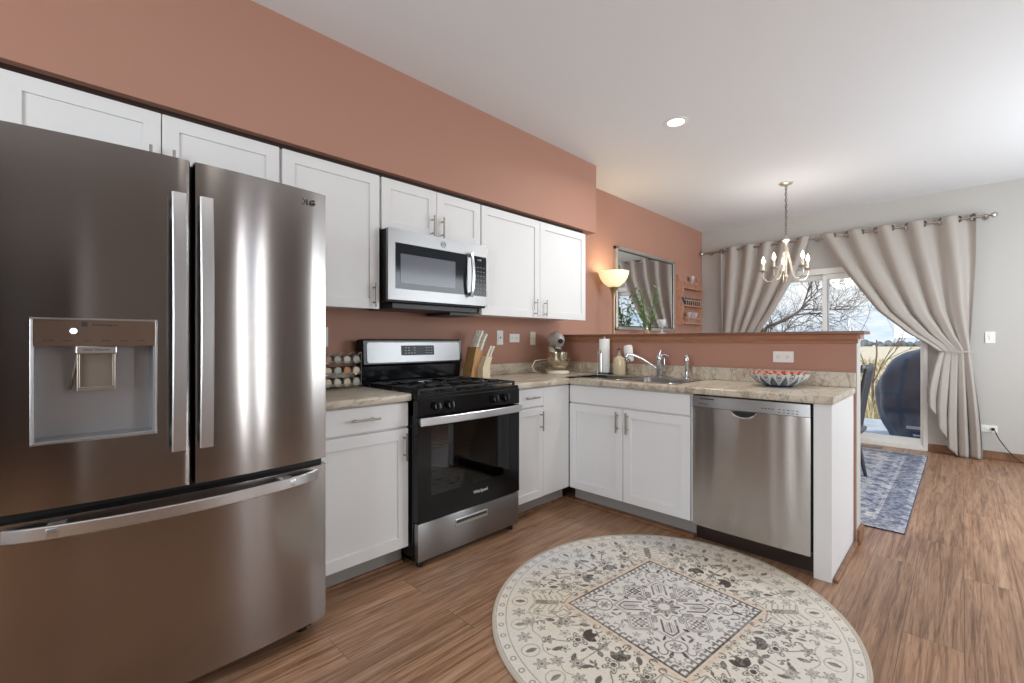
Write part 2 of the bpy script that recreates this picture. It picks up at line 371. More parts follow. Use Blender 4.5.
# patio door
pd = struct(bpy.data.objects.new('door_1', None)); COL.objects.link(pd); pd.location = (XR+.03, (DY0+DY1)/2, 0)
bm = BM()
for a, b in (((XR-.012, DY0-.03, 0), (XR+.10, DY0+.008, DZ+.05)), ((XR-.012, DY1-.02, 0), (XR+.10, DY1+.055, DZ+.05)), ((XR-.011, DY0+.008, DZ-.02), (XR+.099, DY1-.02, DZ+.049)), ((XR-.02, DY0+.008, 0), (XR+.119, DY1-.02, .0499))): add_box(bm, a, b, .004)
obj('door_frame', bm, M['whitep'], pd)
mid = (DY0+DY1)/2 - .06
def sash(x, a, b, wl=.0455):
    bm = BM(); w = .065
    add_box(bm, (x-.02, a, .05), (x+.02, a+wl, DZ-.02), .004); add_box(bm, (x-.02, b-w*.7, .05), (x+.02, b, DZ-.02), .004)
    add_box(bm, (x-.019, a+wl, .051), (x+.019, b-w*.7, .05+w*1.1), .003); add_box(bm, (x-.019, a+wl, DZ-.02-w), (x+.019, b-w*.7, DZ-.021), .003)
    s = obj('sliding_panel', bm, M['whitep'], pd)
    box('glass_pane', (x-.003, a+.015, .09), (x+.003, b-.03, DZ-.06), M['pane'], s)
    return s
sash(XR+.03, DY0+.005, mid+.03, .026); sash(XR+.075, mid-.03, DY1-.02)
# ================================================================== CABINETS
class FS:   # stove wall: a along x, d out of the wall, z
    @staticmethod
    def p(a, d, z): return (a, -d, z)
class FP:   # peninsula: a = -y, d out from the half wall
    @staticmethod
    def p(a, d, z): return (XH-d, -a, z)
def fbox(bm, F, a0, a1, d0, d1, z0, z1, bev=.0015): add_box(bm, F.p(a0, d0, z0), F.p(a1, d1, z1), bev)
def shaker(F, a0, a1, z0, z1, d, parent, name='door', rail=.058):
    bm = BM(); t = .019
    fbox(bm, F, a0, a0+rail, d, d+t, z0, z1); fbox(bm, F, a1-rail, a1, d, d+t, z0, z1)
    fbox(bm, F, a0+rail-.001, a1-rail+.001, d, d+t, z0, z0+rail); fbox(bm, F, a0+rail-.001, a1-rail+.001, d, d+t, z1-rail, z1)
    fbox(bm, F, a0+rail-.004, a1-rail+.004, d+.001, d+t-.009, z0+rail-.004, z1-rail+.004, 0)
    return obj(name, bm, M['white'], parent)
def slab(F, a0, a1, z0, z1, d, parent, name='drawer_front', t=.019):
    bm = BM(); fbox(bm, F, a0, a1, d, d+t, z0, z1, .003); return obj(name, bm, M['white'], parent)
def pull(F, a, z, d, parent, vert=True, L_=.135):
    bm = BM(); r = .0055; h = L_/2
    if vert:
        add_cyl(bm, F.p(a, d+.03, z-h), F.p(a, d+.03, z+h), r, seg=12)
        for s in (-1, 1): add_cyl(bm, F.p(a, d-.001, z+s*h*.62), F.p(a, d+.03, z+s*h*.62), r*.85, seg=10)
    else:
        add_cyl(bm, F.p(a-h, d+.03, z), F.p(a+h, d+.03, z), r, seg=12)
        for s in (-1, 1): add_cyl(bm, F.p(a+s*h*.62, d-.001, z), F.p(a+s*h*.62, d+.03, z), r*.85, seg=10)
    return obj('handle', bm, M['nickel'], parent, smooth=True)
def wallcab(label, a0, a1, z0, z1, doors, pulls, d=.311):
    t = thing('wall_cabinet', label, 'cabinet', FS.p((a0+a1)/2, .15, z0))
    bm = BM(); fbox(bm, FS, a0, a1, .002, d, z0+.01, z1, .001); obj('body', bm, M['white'], t)
    ds = [shaker(FS, x0, x1, z0, z1-.002, d+.001, t) for x0, x1 in doors]
    for i, (a, z) in pulls: pull(FS, a, z, d+.02, ds[i])
    return t
ZT = 2.134
t = wallcab('white two-door wall cabinet above the steel refrigerator', -.60, .773, 1.80, ZT, [(-.142, .3085), (.3125, .768)], [(0, (.272, 1.915)), (1, (.349, 1.915))])
bm = BM(); fbox(bm, FS, -.60, -.146, .312, .328, 1.80, ZT-.002); obj('filler_panel', bm, M['white'], t)
wallcab('white single-door wall cabinet between refrigerator and microwave', .775, 1.309, 1.37, ZT, [(.783, 1.303)], [(0, (1.268, 1.448))])
wallcab('short white two-door wall cabinet directly above the microwave', 1.313, 2.073, 1.832, ZT, [(1.319, 1.700), (1.704, 2.069)], [(0, (1.664, 1.905)), (1, (1.738, 1.905))])
wallcab('tall white two-door wall cabinet right of the microwave', 2.076, 3.303, 1.37, ZT, [(2.080, 2.691), (2.695, 3.300)], [(0, (2.632, 1.445)), (1, (2.745, 1.445))])
# dark strip painted in for the shadow in the gap above the cabinets
box('trim_gap_shadow', (XL, -.30, ZT+.0005), (3.30, -.001, 2.166), M['brown'])['kind'] = 'structure'
# base cabinets
def basecab(name, label, F, a0, a1, zc=.874, d=.611, toe=True):
    t = thing(name, label, 'cabinet', F.p((a0+a1)/2, .3, 0))
    bm = BM(); fbox(bm, F, a0, a1, .002, d, .105, zc, .001); obj('body', bm, M['white'], t)
    if toe:
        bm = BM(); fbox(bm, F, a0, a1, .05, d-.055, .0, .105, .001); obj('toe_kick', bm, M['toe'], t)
    return t
t = basecab('base_cabinet', 'white base cabinet with one drawer between refrigerator and range', FS, .775, 1.309)
s = slab(FS, .783, 1.304, .742, .866, .612, t, 'drawer'); pull(FS, 1.055, .806, .631, s, False, .145)
s = shaker(FS, .783, 1.304, .112, .732, .612, t); pull(FS, 1.277, .64, .631, s, L_=.145)
t = basecab('corner_cabinet', 'white corner base cabinet with narrow drawer right of the range', FS, 2.078, 2.690)
s = slab(FS, 2.084, 2.384, .742, .866, .612, t, 'drawer'); pull(FS, 2.255, .806, .631, s, False, .125)
s = shaker(FS, 2.084, 2.384, .112, .732, .612, t, rail=.05); pull(FS, 2.352, .64, .631, s)
slab(FS, 2.387, 2.676, .112, .866, .612, t, 'filler_panel', .017)
t = basecab('sink_cabinet', 'white two-door base cabinet under the sink', FP, .632, 1.545)
s = slab(FP, .636, 1.538, .742, .866, .612, t, 'false_drawer')
s = shaker(FP, .636, 1.079, .112, .732, .612, t); pull(FP, 1.043, .642, .631, s, L_=.14)
s = shaker(FP, 1.083, 1.538, .112, .732, .612, t); pull(FP, 1.118, .642, .631, s, L_=.14)
# end panel right of the dishwasher
t = thing('end_panel', 'white finished end panel right of the dishwasher', 'cabinet panel', FP.p(2.21, .3, 0))
bm = BM(); fbox(bm, FP, 2.164, 2.240, .545, .628, 0, .874, .001); obj('post', bm, M['white'], t)
bm = BM(); fbox(bm, FP, 2.222, 2.240, .0, .545, .0, .874, .001); obj('side_panel', bm, M['white'], t)
box('trim_7', (2.70, -.58, 0), (2.758, -1.545, .018), M['wood'], bev=.004)['kind'] = 'structure'
box('trim_8', (2.12, -.575, 0), (2.76, -.545, .018), M['wood'], bev=.004)['kind'] = 'structure'
box('trim_9', (.775, -.575, 0), (1.309, -.552, .018), M['wood'], bev=.004)['kind'] = 'structure'
# ================================================================== COUNTERTOPS
CZ0, CZ1 = .875, .914
SX0, SX1, SY0, SY1 = 2.76, 3.13, -1.40, -.57       # sink cut-out
def edge_slab(bm, poly):
    """rounded-edge slab from an outline"""
    n0 = len(bm.verts)
    add_prism(bm, poly, lambda x, y: (x, y, CZ0), lambda x, y: (x, y, CZ1))
bm = BM(); add_box(bm, (.778, -.657, CZ0), (1.311, -.001, CZ1), .009)
wt = tag(obj('worktop', bm, M['counter'], smooth=True), 'short marbled countertop between refrigerator and range', 'countertop')
bm = BM()
XF = XH-.654; YE = -2.250
parts = [((2.072, -.657), (XF+.02, -.001)), ]
# L-shape with hole, quads welded so the top stays seamless
xs = [2.072, XF, SX0, SX1, XH-.001]; ys = [YE, SY0, SY1, -.657, -.001]
def inside(i, j):
    if i == 0 and j < 3: return False
    if i == 2 and j == 1: return False
    return True
def V(x, y, z):
    k = (round(x, 4), round(y, 4), round(z, 4))
    if k not in VC: VC[k] = bm.verts.new((x, y, z))
    return VC[k]
VC = {}
for i in range(4):
    for j in range(4):
        if not inside(i, j): continue
        x0, x1, y0, y1 = xs[i], xs[i+1], ys[j], ys[j+1]
        bm.faces.new((V(x0, y0, CZ1), V(x1, y0, CZ1), V(x1, y1, CZ1), V(x0, y1, CZ1)))
        bm.faces.new((V(x0, y1, CZ0), V(x1, y1, CZ0), V(x1, y0, CZ0), V(x0, y0, CZ0)))
        for di, dj, e in ((-1, 0, ((x0, y0), (x0, y1))), (1, 0, ((x1, y1), (x1, y0))), (0, -1, ((x1, y0), (x0, y0))), (0, 1, ((x0, y1), (x1, y1)))):
            ii, jj = i+di, j+dj
            if 0 <= ii < 4 and 0 <= jj < 4 and inside(ii, jj): continue
            (p, q), (r, s_) = e
            bm.faces.new((V(p, q, CZ0), V(r, s_, CZ0), V(r, s_, CZ1), V(p, q, CZ1)))
es = [e for e in bm.edges if e.is_boundary is False and len(e.link_faces) == 2 and abs(e.link_faces[0].normal.dot(e.link_faces[1].normal)) < .5]
bmesh.ops.recalc_face_normals(bm, faces=bm.faces)
es = [e for e in bm.edges if len(e.link_faces) == 2 and e.calc_face_angle(0) > 1 and abs(e.verts[0].co.z-e.verts[1].co.z) < .001]
bmesh.ops.bevel(bm, geom=es, offset=.009, segments=3, affect='EDGES', profile=.5, clamp_overlap=True)
wt2 = tag(obj('worktop', bm, M['counter'], smooth=True), 'long L-shaped marbled countertop holding the sink', 'countertop')
bm = BM(); add_box(bm, (XH-.021, YE, CZ1), (XH-.001, -.001, 1.003), .004); add_box(bm, (2.072, -.021, CZ1), (XH-.02, -.001, 1.003), .004)
obj('backsplash', bm, M['counter'], wt2)
bm = BM(); add_box(bm, (.778, -.021, CZ1), (1.311, -.001, 1.003), .004); obj('backsplash', bm, M['counter'], wt)
# ================================================================== SINK
sk = thing('sink', 'double-bowl stainless steel sink set in the counter', 'sink', (2.95, -1.0, CZ1))
bm = BM()
def rrect(cx, cy, w, h, r, n=5):
    out = []
    for k, (sx, sy) in enumerate(((1, 1), (-1, 1), (-1, -1), (1, -1))):
        for i in range(n+1):
            a = k*PI/2+i*PI/2/n; out.append((cx+sx*(w/2-r)+r*math.cos(a), cy+sy*(h/2-r)+r*math.sin(a)))
    return out
def loop(bm, pts, z): return [bm.verts.new((x, y, z)) for x, y in pts]
def bridge(bm, a, b):
    n = len(a)
    for i in range(n): bm.faces.new((a[i], a[(i+1) % n], b[(i+1) % n], b[i]))
def bowl(cy, h):
    cx, w = (SX0+SX1)/2, SX1-SX0+.0
    bm = BM()
    l = [loop(bm, rrect(cx, cy, w+.03, h+.03, .06), CZ1+.0025), loop(bm, rrect(cx, cy, w+.022, h+.022, .057), CZ1+.006), loop(bm, rrect(cx, cy, w-.02, h-.02, .05), CZ1+.004),
         loop(bm, rrect(cx, cy, w-.03, h-.03, .05), CZ1-.01), loop(bm, rrect(cx, cy, w-.05, h-.05, .05), CZ1-.16), loop(bm, rrect(cx, cy, w-.1, h-.1, .05), CZ1-.18), loop(bm, rrect(cx, cy, .08, .08, .039), CZ1-.182)]
    for a, b in zip(l, l[1:]): bridge(bm, a, b)
    bm.faces.new(l[-1])
    o = obj('basin', bm, M['sink'], sk, smooth=True)
    bm = BM(); add_lathe(bm, [(0, .002), (.028, .002), (.038, .005), (.042, .0)], (cx, cy, CZ1-.182), 20); obj('drain', bm, M['chrome'], o, smooth=True)
bowl(-.785, .42); bowl(-1.195, .40)
bm = BM(); add_box(bm, (SX0-.018, SY0-.018, CZ1+.0005), (SX0-.002, SY1+.018, CZ1+.004), .0015); add_box(bm, (SX1+.002, SY0-.018, CZ1+.0005), (SX1+.065, SY1+.018, CZ1+.004), .0015)
obj('rim', bm, M['sink'], sk)
# faucet
fx, fy, fz = 3.185, -1.085, CZ1+.004
f = thing('kitchen_faucet', 'chrome single-lever faucet at the back of the sink', 'faucet', (fx, fy, fz))
bm = BM(); add_lathe(bm, [(0, 0), (.03, 0), (.03, .008), (.022, .014), (.022, .125), (.024, .13), (.024, .15), (.018, .165), (0, .17)], (fx, fy, fz), 24)
body = obj('body', bm, M['chrome'], f, smooth=True)
bm = BM(); add_box(bm, (fx-.032, fy-.10, fz), (fx+.032, fy+.10, fz+.007), .003); obj('deck_plate', bm, M['chrome'], f, smooth=True)
tipx, tipy, tipz = 3.10, -.872, 1.088
bm = BM(); pts = []
for i in range(13):
    s = i/12; pts.append((fx+(tipx-fx)*s, fy+(tipy-fy)*s, fz+.05+(tipz-fz-.05)*(1-(1-s)**1.6) if s < .93 else tipz-.0+(.004 if s < .99 else 0)))
add_tube(bm, pts, .0095, 10); add_cyl(bm, (tipx, tipy, tipz+.002), (tipx-.006, tipy+.012, tipz-.025), .012, seg=14)
obj('spout', bm, M['chrome'], f, smooth=True)
bm = BM(); add_cyl(bm, (fx, fy, fz+.165), (fx+.004, fy-.01, fz+.2), .010, .007); add_tube(bm, [(fx, fy-.005, fz+.165), (fx+.01, fy-.04, fz+.172), (fx+.015, fy-.07, fz+.16)], .007, 8); add_box(bm, (fx-.006, fy-.045, fz+.05), (fx+.006, fy-.03, fz+.15), .004)
obj('lever', bm, M['chrome'], f, smooth=True)
# water filter on the spout tip
wf = thing('water_filter', 'white faucet-mounted water filter hanging on the spout tip', 'water filter', (tipx-.006, tipy+.012, tipz-.03))
R = Matrix.Rotation(math.radians(-9), 3, 'X')
bm = BM(); add_lathe(bm, [(0, -.062), (.026, -.062), (.032, -.052), (.034, .045), (.028, .062), (0, .066)], (0, 0, 0), 24, sx=.9, sy=1.05)
bmesh.ops.rotate(bm, verts=bm.verts, cent=(0, 0, 0), matrix=R); bmesh.ops.translate(bm, verts=bm.verts, vec=(tipx+.030, tipy+.012, tipz+.005))
obj('cartridge_housing', bm, M['whitep'], wf, smooth=True)
bm = BM(); add_cyl(bm, (tipx-.006, tipy+.012, tipz-.022), (tipx-.008, tipy+.012, tipz-.062), .016, .013); add_tube(bm, [(tipx-.006, tipy+.008, tipz-.035), (tipx-.01, tipy-.018, tipz-.045), (tipx-.012, tipy-.02, tipz-.065)], .007)
obj('diverter', bm, M['chrome'], wf, smooth=True)
# side sprayer
sp = thing('side_sprayer', 'chrome side sprayer standing right of the faucet', 'sprayer', (3.19, -1.292, CZ1+.004))
bm = BM(); add_lathe(bm, [(0, 0), (.022, 0), (.022, .006), (.014, .02), (.013, .05), (0, .05)], (3.19, -1.292, CZ1+.004), 18); obj('holder', bm, M['chrome'], sp, smooth=True)
bm = BM(); add_lathe(bm, [(0, .045), (.011, .045), (.013, .10), (.018, .125), (.017, .155), (.01, .172), (0, .174)], (3.19, -1.292, CZ1+.004), 18); add_box(bm, (3.166, -1.298, CZ1+.10), (3.176, -1.286, CZ1+.165), .003); obj('spray_head', bm, M['chrome'], sp, smooth=True)
# soap dispenser bottle
sx_, sy_ = 3.215, -.725
s = thing('soap_bottle', 'clear pump bottle of cream soap beside the faucet', 'soap dispenser', (sx_, sy_, CZ1+.004))
M['soap'] = mat('cream_soap', (216, 200, 166), .12, coat=.5)
bm = BM(); add_lathe(bm, [(0, 0), (.048, 0), (.052, .006), (.052, .115), (.045, .135), (.02, .148), (.016, .155), (0, .155)], (sx_, sy_, CZ1+.004), 26, sx=.75); obj('bottle', bm, M['soap'], s, smooth=True)
bm = BM(); add_lathe(bm, [(0, .155), (.02, .155), (.02, .172), (.006, .175), (.005, .205), (0, .205)], (sx_, sy_, CZ1+.004), 16); add_box(bm, (sx_-.045, sy_-.008, CZ1+.205), (sx_+.01, sy_+.008, CZ1+.217), .004); obj('pump', bm, M['nickel'], s, smooth=True)
# paper towel holder
tx, ty = 3.205, -.590
s = thing('paper_towel_holder', 'black and chrome upright holder standing in the counter corner by the sink', 'paper towel holder', (tx, ty, CZ1))
bm = BM(); add_lathe(bm, [(0, 0), (.062, 0), (.062, .008), (.05, .014), (0, .014)], (tx, ty, CZ1), 28); obj('base', bm, M['blackp'], s, smooth=True)
bm = BM(); add_tube(bm, [(tx-.055, ty+.03, CZ1+.01), (tx-.055, ty+.03, CZ1+.17), (tx-.055, ty+.024, CZ1+.19), (tx-.055, ty+.012, CZ1+.197), (tx-.055, ty, CZ1+.19), (tx-.055, ty-.006, CZ1+.17), (tx-.055, ty-.006, CZ1+.01)], .005, 8); add_cyl(bm, (tx, ty, CZ1+.01), (tx, ty, CZ1+.30), .006); add_sph(bm, (tx, ty, CZ1+.305), .009)
obj('arm', bm, M['chrome'], s, smooth=True)
ph = tag(obj('paper_towel_roll', (lambda bm: (add_lathe(bm, [(.017, .016), (.041, .016), (.043, .02), (.043, .288), (.041, .292), (.017, .292), (.017, .016)], (tx+.0, ty, CZ1), 30), bm)[1])(BM()), mat('paper', (238, 238, 236), .9, bump=.2, bscale=90), smooth=True), 'slim white paper towel roll standing on its holder', 'paper towels')
# ================================================================== DISHWASHER
t = thing('dishwasher', 'stainless steel dishwasher built in under the peninsula counter', 'dishwasher', FP.p(1.855, .3, 0))
bm = BM(); fbox(bm, FP, 1.552, 2.158, .03, .59, .11, .868, .001); obj('tub', bm, M['blackm'], t)
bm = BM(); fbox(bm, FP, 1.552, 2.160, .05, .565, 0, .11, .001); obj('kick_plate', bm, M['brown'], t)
def bowed(a): return .008*(1-((a-1.85)/.30)**2)
bm = BM(); n = 16; A0, A1 = 1.554, 2.152
def dwfront(bm, z0, z1, d0=.592, extra=0):
    fr = []
    for i in range(n+1):
        a = A0+(A1-A0)*i/n; d = .632+bowed(a)*.6+extra; fr.append((a, d))
    poly = fr+[(A1, d0), (A0, d0)]
    add_prism(bm, poly, lambda a, d: FP.p(a, d, z0), lambda a, d: FP.p(a, d, z1))
dwfront(bm, .102, .800); door = obj('door', bm, M['steel_dw'], t, smooth=True)
bm = BM(); dwfront(bm, .803, .866, extra=.004)
o = obj('control_strip', bm, steel('strip_steel', (186, 188, 190), .34), t, smooth=True)
# recessed grip
bm = BM(); pts = []
for i in range(13):
    s_ = i/12; a = 1.775+.132*s_; pts.append(FP.p(a, .652, .795-.030*math.sin(PI*s_)**.6))
add_tube(bm, pts, .005, 8); obj('grip_rim', bm, M['chrome'], door, smooth=True)
bm = BM(); poly = [(1.780, .797)]+[(1.780+.122*i/10, .796-.026*math.sin(PI*i/10)**.6) for i in range(1, 10)]+[(1.902, .797)]
add_prism(bm, poly, lambda a, z: FP.p(a, .6385, z), lambda a, z: FP.p(a, .6445, z)); obj('grip_recess', bm, M['blackm'], door)
text('badge', 'Whirlpool', .013, Vector(FP.p(1.622, .6425, .822)), ROTX, M['textdark'], o)
bm = BM()
for i in range(4): fbox(bm, FP, 1.93+i*.016, 1.94+i*.016, .638, .6425, .826, .830, 0)
for i in range(5):
    for j in (.812, .827): fbox(bm, FP, 2.01+i*.02, 2.021+i*.02, .638, .6415, j, j+.003, 0)
obj('control_marks', bm, M['textdark'], o)
bm = BM(); fbox(bm, FP, 1.60, 1.68, .638, .6425, .848, .853, 0); obj('vent_slot', bm, M['blackm'], o)
# ================================================================== REFRIGERATOR
FXL, FXR = -.140, .773; FCX = .3165
t = thing('refrigerator', 'large stainless steel french door refrigerator with water dispenser', 'refrigerator', (FCX, -.45, 0))
bm = BM(); add_box(bm, (FXL+.004, -.79, .035), (FXR-.004, -.04, 1.752), .004); obj('cabinet', bm, M['dgrey'], t)
bm = BM(); add_box(bm, (FXL+.02, -.76, 0), (FXR-.02, -.08, .035)); obj('base', bm, M['blackm'], t)
def yf(x, deep=.038): return -(.868+deep*(1-((x-FCX)/.455)**2))
def cslab(bm, x0, x1, z0, z1, yb=-.800, n=14, rnd0=False, rnd1=False, ins=0):
    fr = []
    for i in range(n+1):
        x = x0+(x1-x0)*i/n; y = yf(x)+ins
        if rnd0 and i == 0: y += .010
        if rnd1 and i == n: y += .010
        fr.append((x, y))
    if rnd1: fr.insert(-1, (x1-.0035, yf(x1)+.0025))
    if rnd0: fr.insert(1, (x0+.0035, yf(x0)+.0025))
    add_prism(bm, fr+[(x1, yb), (x0, yb)], lambda x, y: (x, y, z0), lambda x, y: (x, y, z1))
ZD0, ZD1 = .718, 1.775
# dispenser hole
HX0, HX1, HZ0, HZ1 = -.046, .220, .902, 1.248
bm = BM()
cslab(bm, FXL, HX0, ZD0, ZD1, rnd0=True, n=5); cslab(bm, HX1, .3105, ZD0, ZD1, rnd1=True, n=5)
cslab(bm, HX0, HX1, HZ1, ZD1); cslab(bm, HX0, HX1, ZD0, HZ0)
bmesh.ops.remove_doubles(bm, verts=bm.verts, dist=.0001)
ld = obj('door', bm, M['steel'], t, smooth=True)
bm = BM(); cslab(bm, .3205, FXR, ZD0, ZD1, rnd0=True, rnd1=True); rd = obj('door', bm, M['steel'], t, smooth=True)
bm = BM(); cslab(bm, FXL, FXR, .078, .692, rnd0=True, rnd1=True, n=24); dr = obj('freezer_drawer', bm, M['steel'], t, smooth=True)
bm = BM(); add_box(bm, (FXL+.01, -.84, .69), (FXR-.01, -.79, .72)); add_box(bm, (.309, -.86, ZD0), (.322, -.79, ZD1-.004)); obj('gasket', bm, M['blackm'], t)
for x in (FXL+.06, FXR-.06):
    bm = BM(); add_box(bm, (x-.03, -.83, ZD1-.02), (x+.03, -.72, ZD1-.004), .004); obj('hinge_cover', bm, M['dgrey'], t)
    bm = BM(); add_cyl(bm, (x, -.76, 0), (x, -.76, .04), .02); obj('foot', bm, M['rubber'], t)
# dispenser
disp = obj('dispenser', (lambda bm: ([add_box(bm, a, b, .001) for a, b in (
    ((HX0, -.815, HZ0), (HX1, -.810, 1.172)), ((HX0, -.895, HZ0), (HX0+.004, -.81, 1.172)), ((HX1-.004, -.895, HZ0), (HX1, -.81, 1.172)), ((HX0, -.897, HZ0), (HX1, -.81, HZ0+.006)))], bm)[1])(BM()), mat('dispenser_silver', (168, 168, 170), .38, .85), ld)
bm = BM(); cslab(bm, HX0, HX1, 1.172, HZ1, yb=-.812, ins=-.001); cp = obj('control_panel', bm, steel('control_panel_steel', (170, 152, 140), .3), ld)
bm = BM()
for a, b in (((HX0-.004, 0, HZ0-.004), (HX0+.001, 0, HZ1+.004)), ((HX1-.001, 0, HZ0-.004), (HX1+.004, 0, HZ1+.004))): add_box(bm, (a[0], yf(a[0])-.004, a[2]), (b[0], yf(a[0])+.01, b[2]), .001)
cb = lambda z0, z1: cslab(bm, HX0-.004, HX1+.004, z0, z1, yb=-.89, ins=-.0035)
cb(HZ0-.004, HZ0+.001); cb(HZ1-.001, HZ1+.004)
obj('dispenser_frame', bm, M['hand'], ld)
bm = BM(); add_box(bm, (.040, -.895, 1.150), (.130, -.83, 1.172), .003); o = obj('nozzle_housing', bm, M['hand'], disp)
text('nozzle_print', 'Water  Dispenser', .008, Vector((.085, -.8957, 1.161)), ROTY, M['textdark'], o)
bm = BM()
for a, b in (((.043, -.872, 1.045), (.050, -.862, 1.15)), ((.121, -.872, 1.045), (.128, -.862, 1.15)), ((.043, -.872, 1.040), (.128, -.855, 1.052))): add_box(bm, a, b, .002)
add_box(bm, (.050, -.862, 1.052), (.121, -.858, 1.15)); add_tube(bm, [(.045, -.865, 1.14), (.036, -.85, 1.08), (.030, -.822, 1.045)], .004, 8)
obj('paddle', bm, mat('paddle_grey', (150, 140, 130), .2, .6), disp)
text('panel_print', 'SmartDiagnosis', .010, Vector((.106, yf(.106)-.0022, 1.234)), ROTY, M['textdark'], cp)
bm = BM(); add_box(bm, (.052, yf(.055)-.0025, 1.228), (.065, yf(.055), 1.241)); obj('panel_icon', bm, M['textdark'], cp)
bm = BM(); add_cyl(bm, (.036, yf(.036)+.002, 1.215), (.036, yf(.036)-.0025, 1.215), .008, seg=20); obj('panel_light', bm, mat('panel_led', (235, 240, 245), .3, emit=(225, 235, 250), estr=1.5), cp, label='white round indicator')
for i, w in enumerate(('ICE TYPE', 'ICE PLUS', 'LIGHT', 'FREEZER', 'FRIDGE', 'FILTER')):
    x = -.015+i*.040; text('panel_label', w, .0052, Vector((x, yf(x)-.0018, 1.187)), ROTY, M['textdark'], cp)
# logo
lx = .693
bm = BM(); add_torus(bm, (lx-.022, yf(lx)-.0015, 1.728), .0115, .0020, 'Y', 22, 6); add_box(bm, (lx-.023, yf(lx)-.003, 1.7225), (lx-.0215, yf(lx)+.001, 1.7345)); add_box(bm, (lx-.023, yf(lx)-.003, 1.7225), (lx-.017, yf(lx)+.001, 1.724)); add_cyl(bm, (lx-.0265, yf(lx), 1.731), (lx-.0265, yf(lx)-.003, 1.731), .0016, seg=8)
obj('logo_emblem', bm, M['textdark'], rd)
text('logo_text', 'LG', .029, Vector((lx+.012, yf(lx)-.001, 1.728)), ROTY, M['textdark'], rd, bold=True, ext=.0020)
# handles
def vhandle(x, z0, z1, parent):
    bm = BM(); pts = []; n = 20
    for i in range(n+1):
        s_ = i/n; z = z0+(z1-z0)*s_
        y = yf(x)-.043-.016*math.sin(PI*s_)
        pts.append((x, y, z))
    add_sweep(bm, pts, .037, .013, (1, 0, 0))
    for z in (z0+.05, z1-.05): add_box(bm, (x-.012, yf(x)-.045, z-.02), (x+.012, yf(x)+.002, z+.02), .003)
    return obj('handle', bm, M['hand'], parent, smooth=True)
vhandle(.273, .842, 1.652, ld); vhandle(.346, .842, 1.652, rd)
bm = BM(); pts = []
for i in range(31):
    s_ = i/30; x = -.100+.828*s_; y = yf(x)-.006-.052*math.sin(PI*s_)**.55; pts.append((x, y, .662))
add_sweep(bm, pts, .037, .013, (0, 0, 1))
for x in (0.0, .61): add_box(bm, (x-.02, yf(x)-.045, .65), (x+.02, yf(x)+.002, .674), .003)
obj('handle', bm, M['hand'], dr, smooth=True)
# ================================================================== RANGE
RX0, RX1 = 1.315, 2.069
t = thing('gas_range', 'black and stainless steel gas range between the base cabinets', 'stove', ((RX0+RX1)/2, -.35, 0))
bm = BM()
add_box(bm, (RX0, -.662, .035), (RX0+.02, -.03, .885), .002); add_box(bm, (RX1-.02, -.662, .035), (RX1, -.03, .885), .002)
add_box(bm, (RX0, -.05, .035), (RX1, -.03, .885), .001); add_box(bm, (RX0, -.64, .035), (RX1, -.03, .05)); add_box(bm, (RX0+.02, -.655, .225), (RX1-.02, -.06, .25)); add_box(bm, (RX0+.02, -.655, .765), (RX1-.02, -.06, .885))
obj('body', bm, M['black'], t)
M['cavity'] = mat('oven_cavity_enamel', (150, 152, 158), .35)
bm = BM(); ca0, ca1 = RX0+.05, RX1-.05
for a, b in (((ca0, -.655, .252), (ca0+.005, -.10, .763)), ((ca1-.005, -.655, .252), (ca1, -.10, .763)), ((ca0, -.105, .252), (ca1, -.10, .763)), ((ca0, -.655, .252), (ca1, -.10, .257)), ((ca0, -.655, .758), (ca1, -.10, .763))): add_box(bm, a, b)
cav = obj('oven_cavity', bm, M['cavity'], t)
for z in (.47, .60):
    bm = BM(); add_tube(bm, [(ca0+.01, -.63, z), (ca1-.01, -.63, z), (ca1-.01, -.12, z), (ca0+.01, -.12, z)], .0045, 6, closed=True)
    for i in range(1, 13): add_cyl(bm, (ca0+.64*i/13, -.63, z), (ca0+.64*i/13, -.12, z), .002, seg=6)
    obj('oven_rack', bm, M['chrome'], cav)
for x in (RX0+.04, RX1-.04):
    for y in (-.66, -.14): bm = BM(); add_cyl(bm, (x, y, 0), (x, y, .045), .018, seg=12); obj('foot', bm, M['rubber'], t)
# oven door: black glass surround and see-through window
bm = BM(); y0, y1 = -.702, -.664; Z0, Z1 = .242, .790; wx0, wx1, wz0, wz1 = RX0+.085, RX1-.085, .372, .735
for a, b in (((RX0, y0, Z0), (wx0, y1, Z1)), ((wx1, y0, Z0), (RX1, y1, Z1)), ((wx0, y0, Z0), (wx1, y1, wz0)), ((wx0, y0, wz1), (wx1, y1, Z1))): add_box(bm, a, b)
od = obj('oven_door', bm, M['black'], t)
box('window_glass', (wx0-.001, y0+.001, wz0-.001), (wx1+.001, y0+.004, wz1+.001), M['ovenglass'], od)
bm = BM(); pts = []
for i in range(25):
    s_ = i/24; x = RX0+.004+(RX1-RX0-.008)*s_; pts.append((x, -.722-.020*math.sin(PI*s_)**.7, .768))
add_sweep(bm, pts, .042, .016, (0, 0, 1))
for x in (RX0+.02, RX1-.02): add_box(bm, (x-.014, -.728, .754), (x+.014, y0+.001, .782), .003)
obj('handle', bm, M['hand'], od, smooth=True)
text('badge', 'Whirlpool', .026, Vector((1.745, y0-.001, .318)), ROTY, M['textlight'], od)
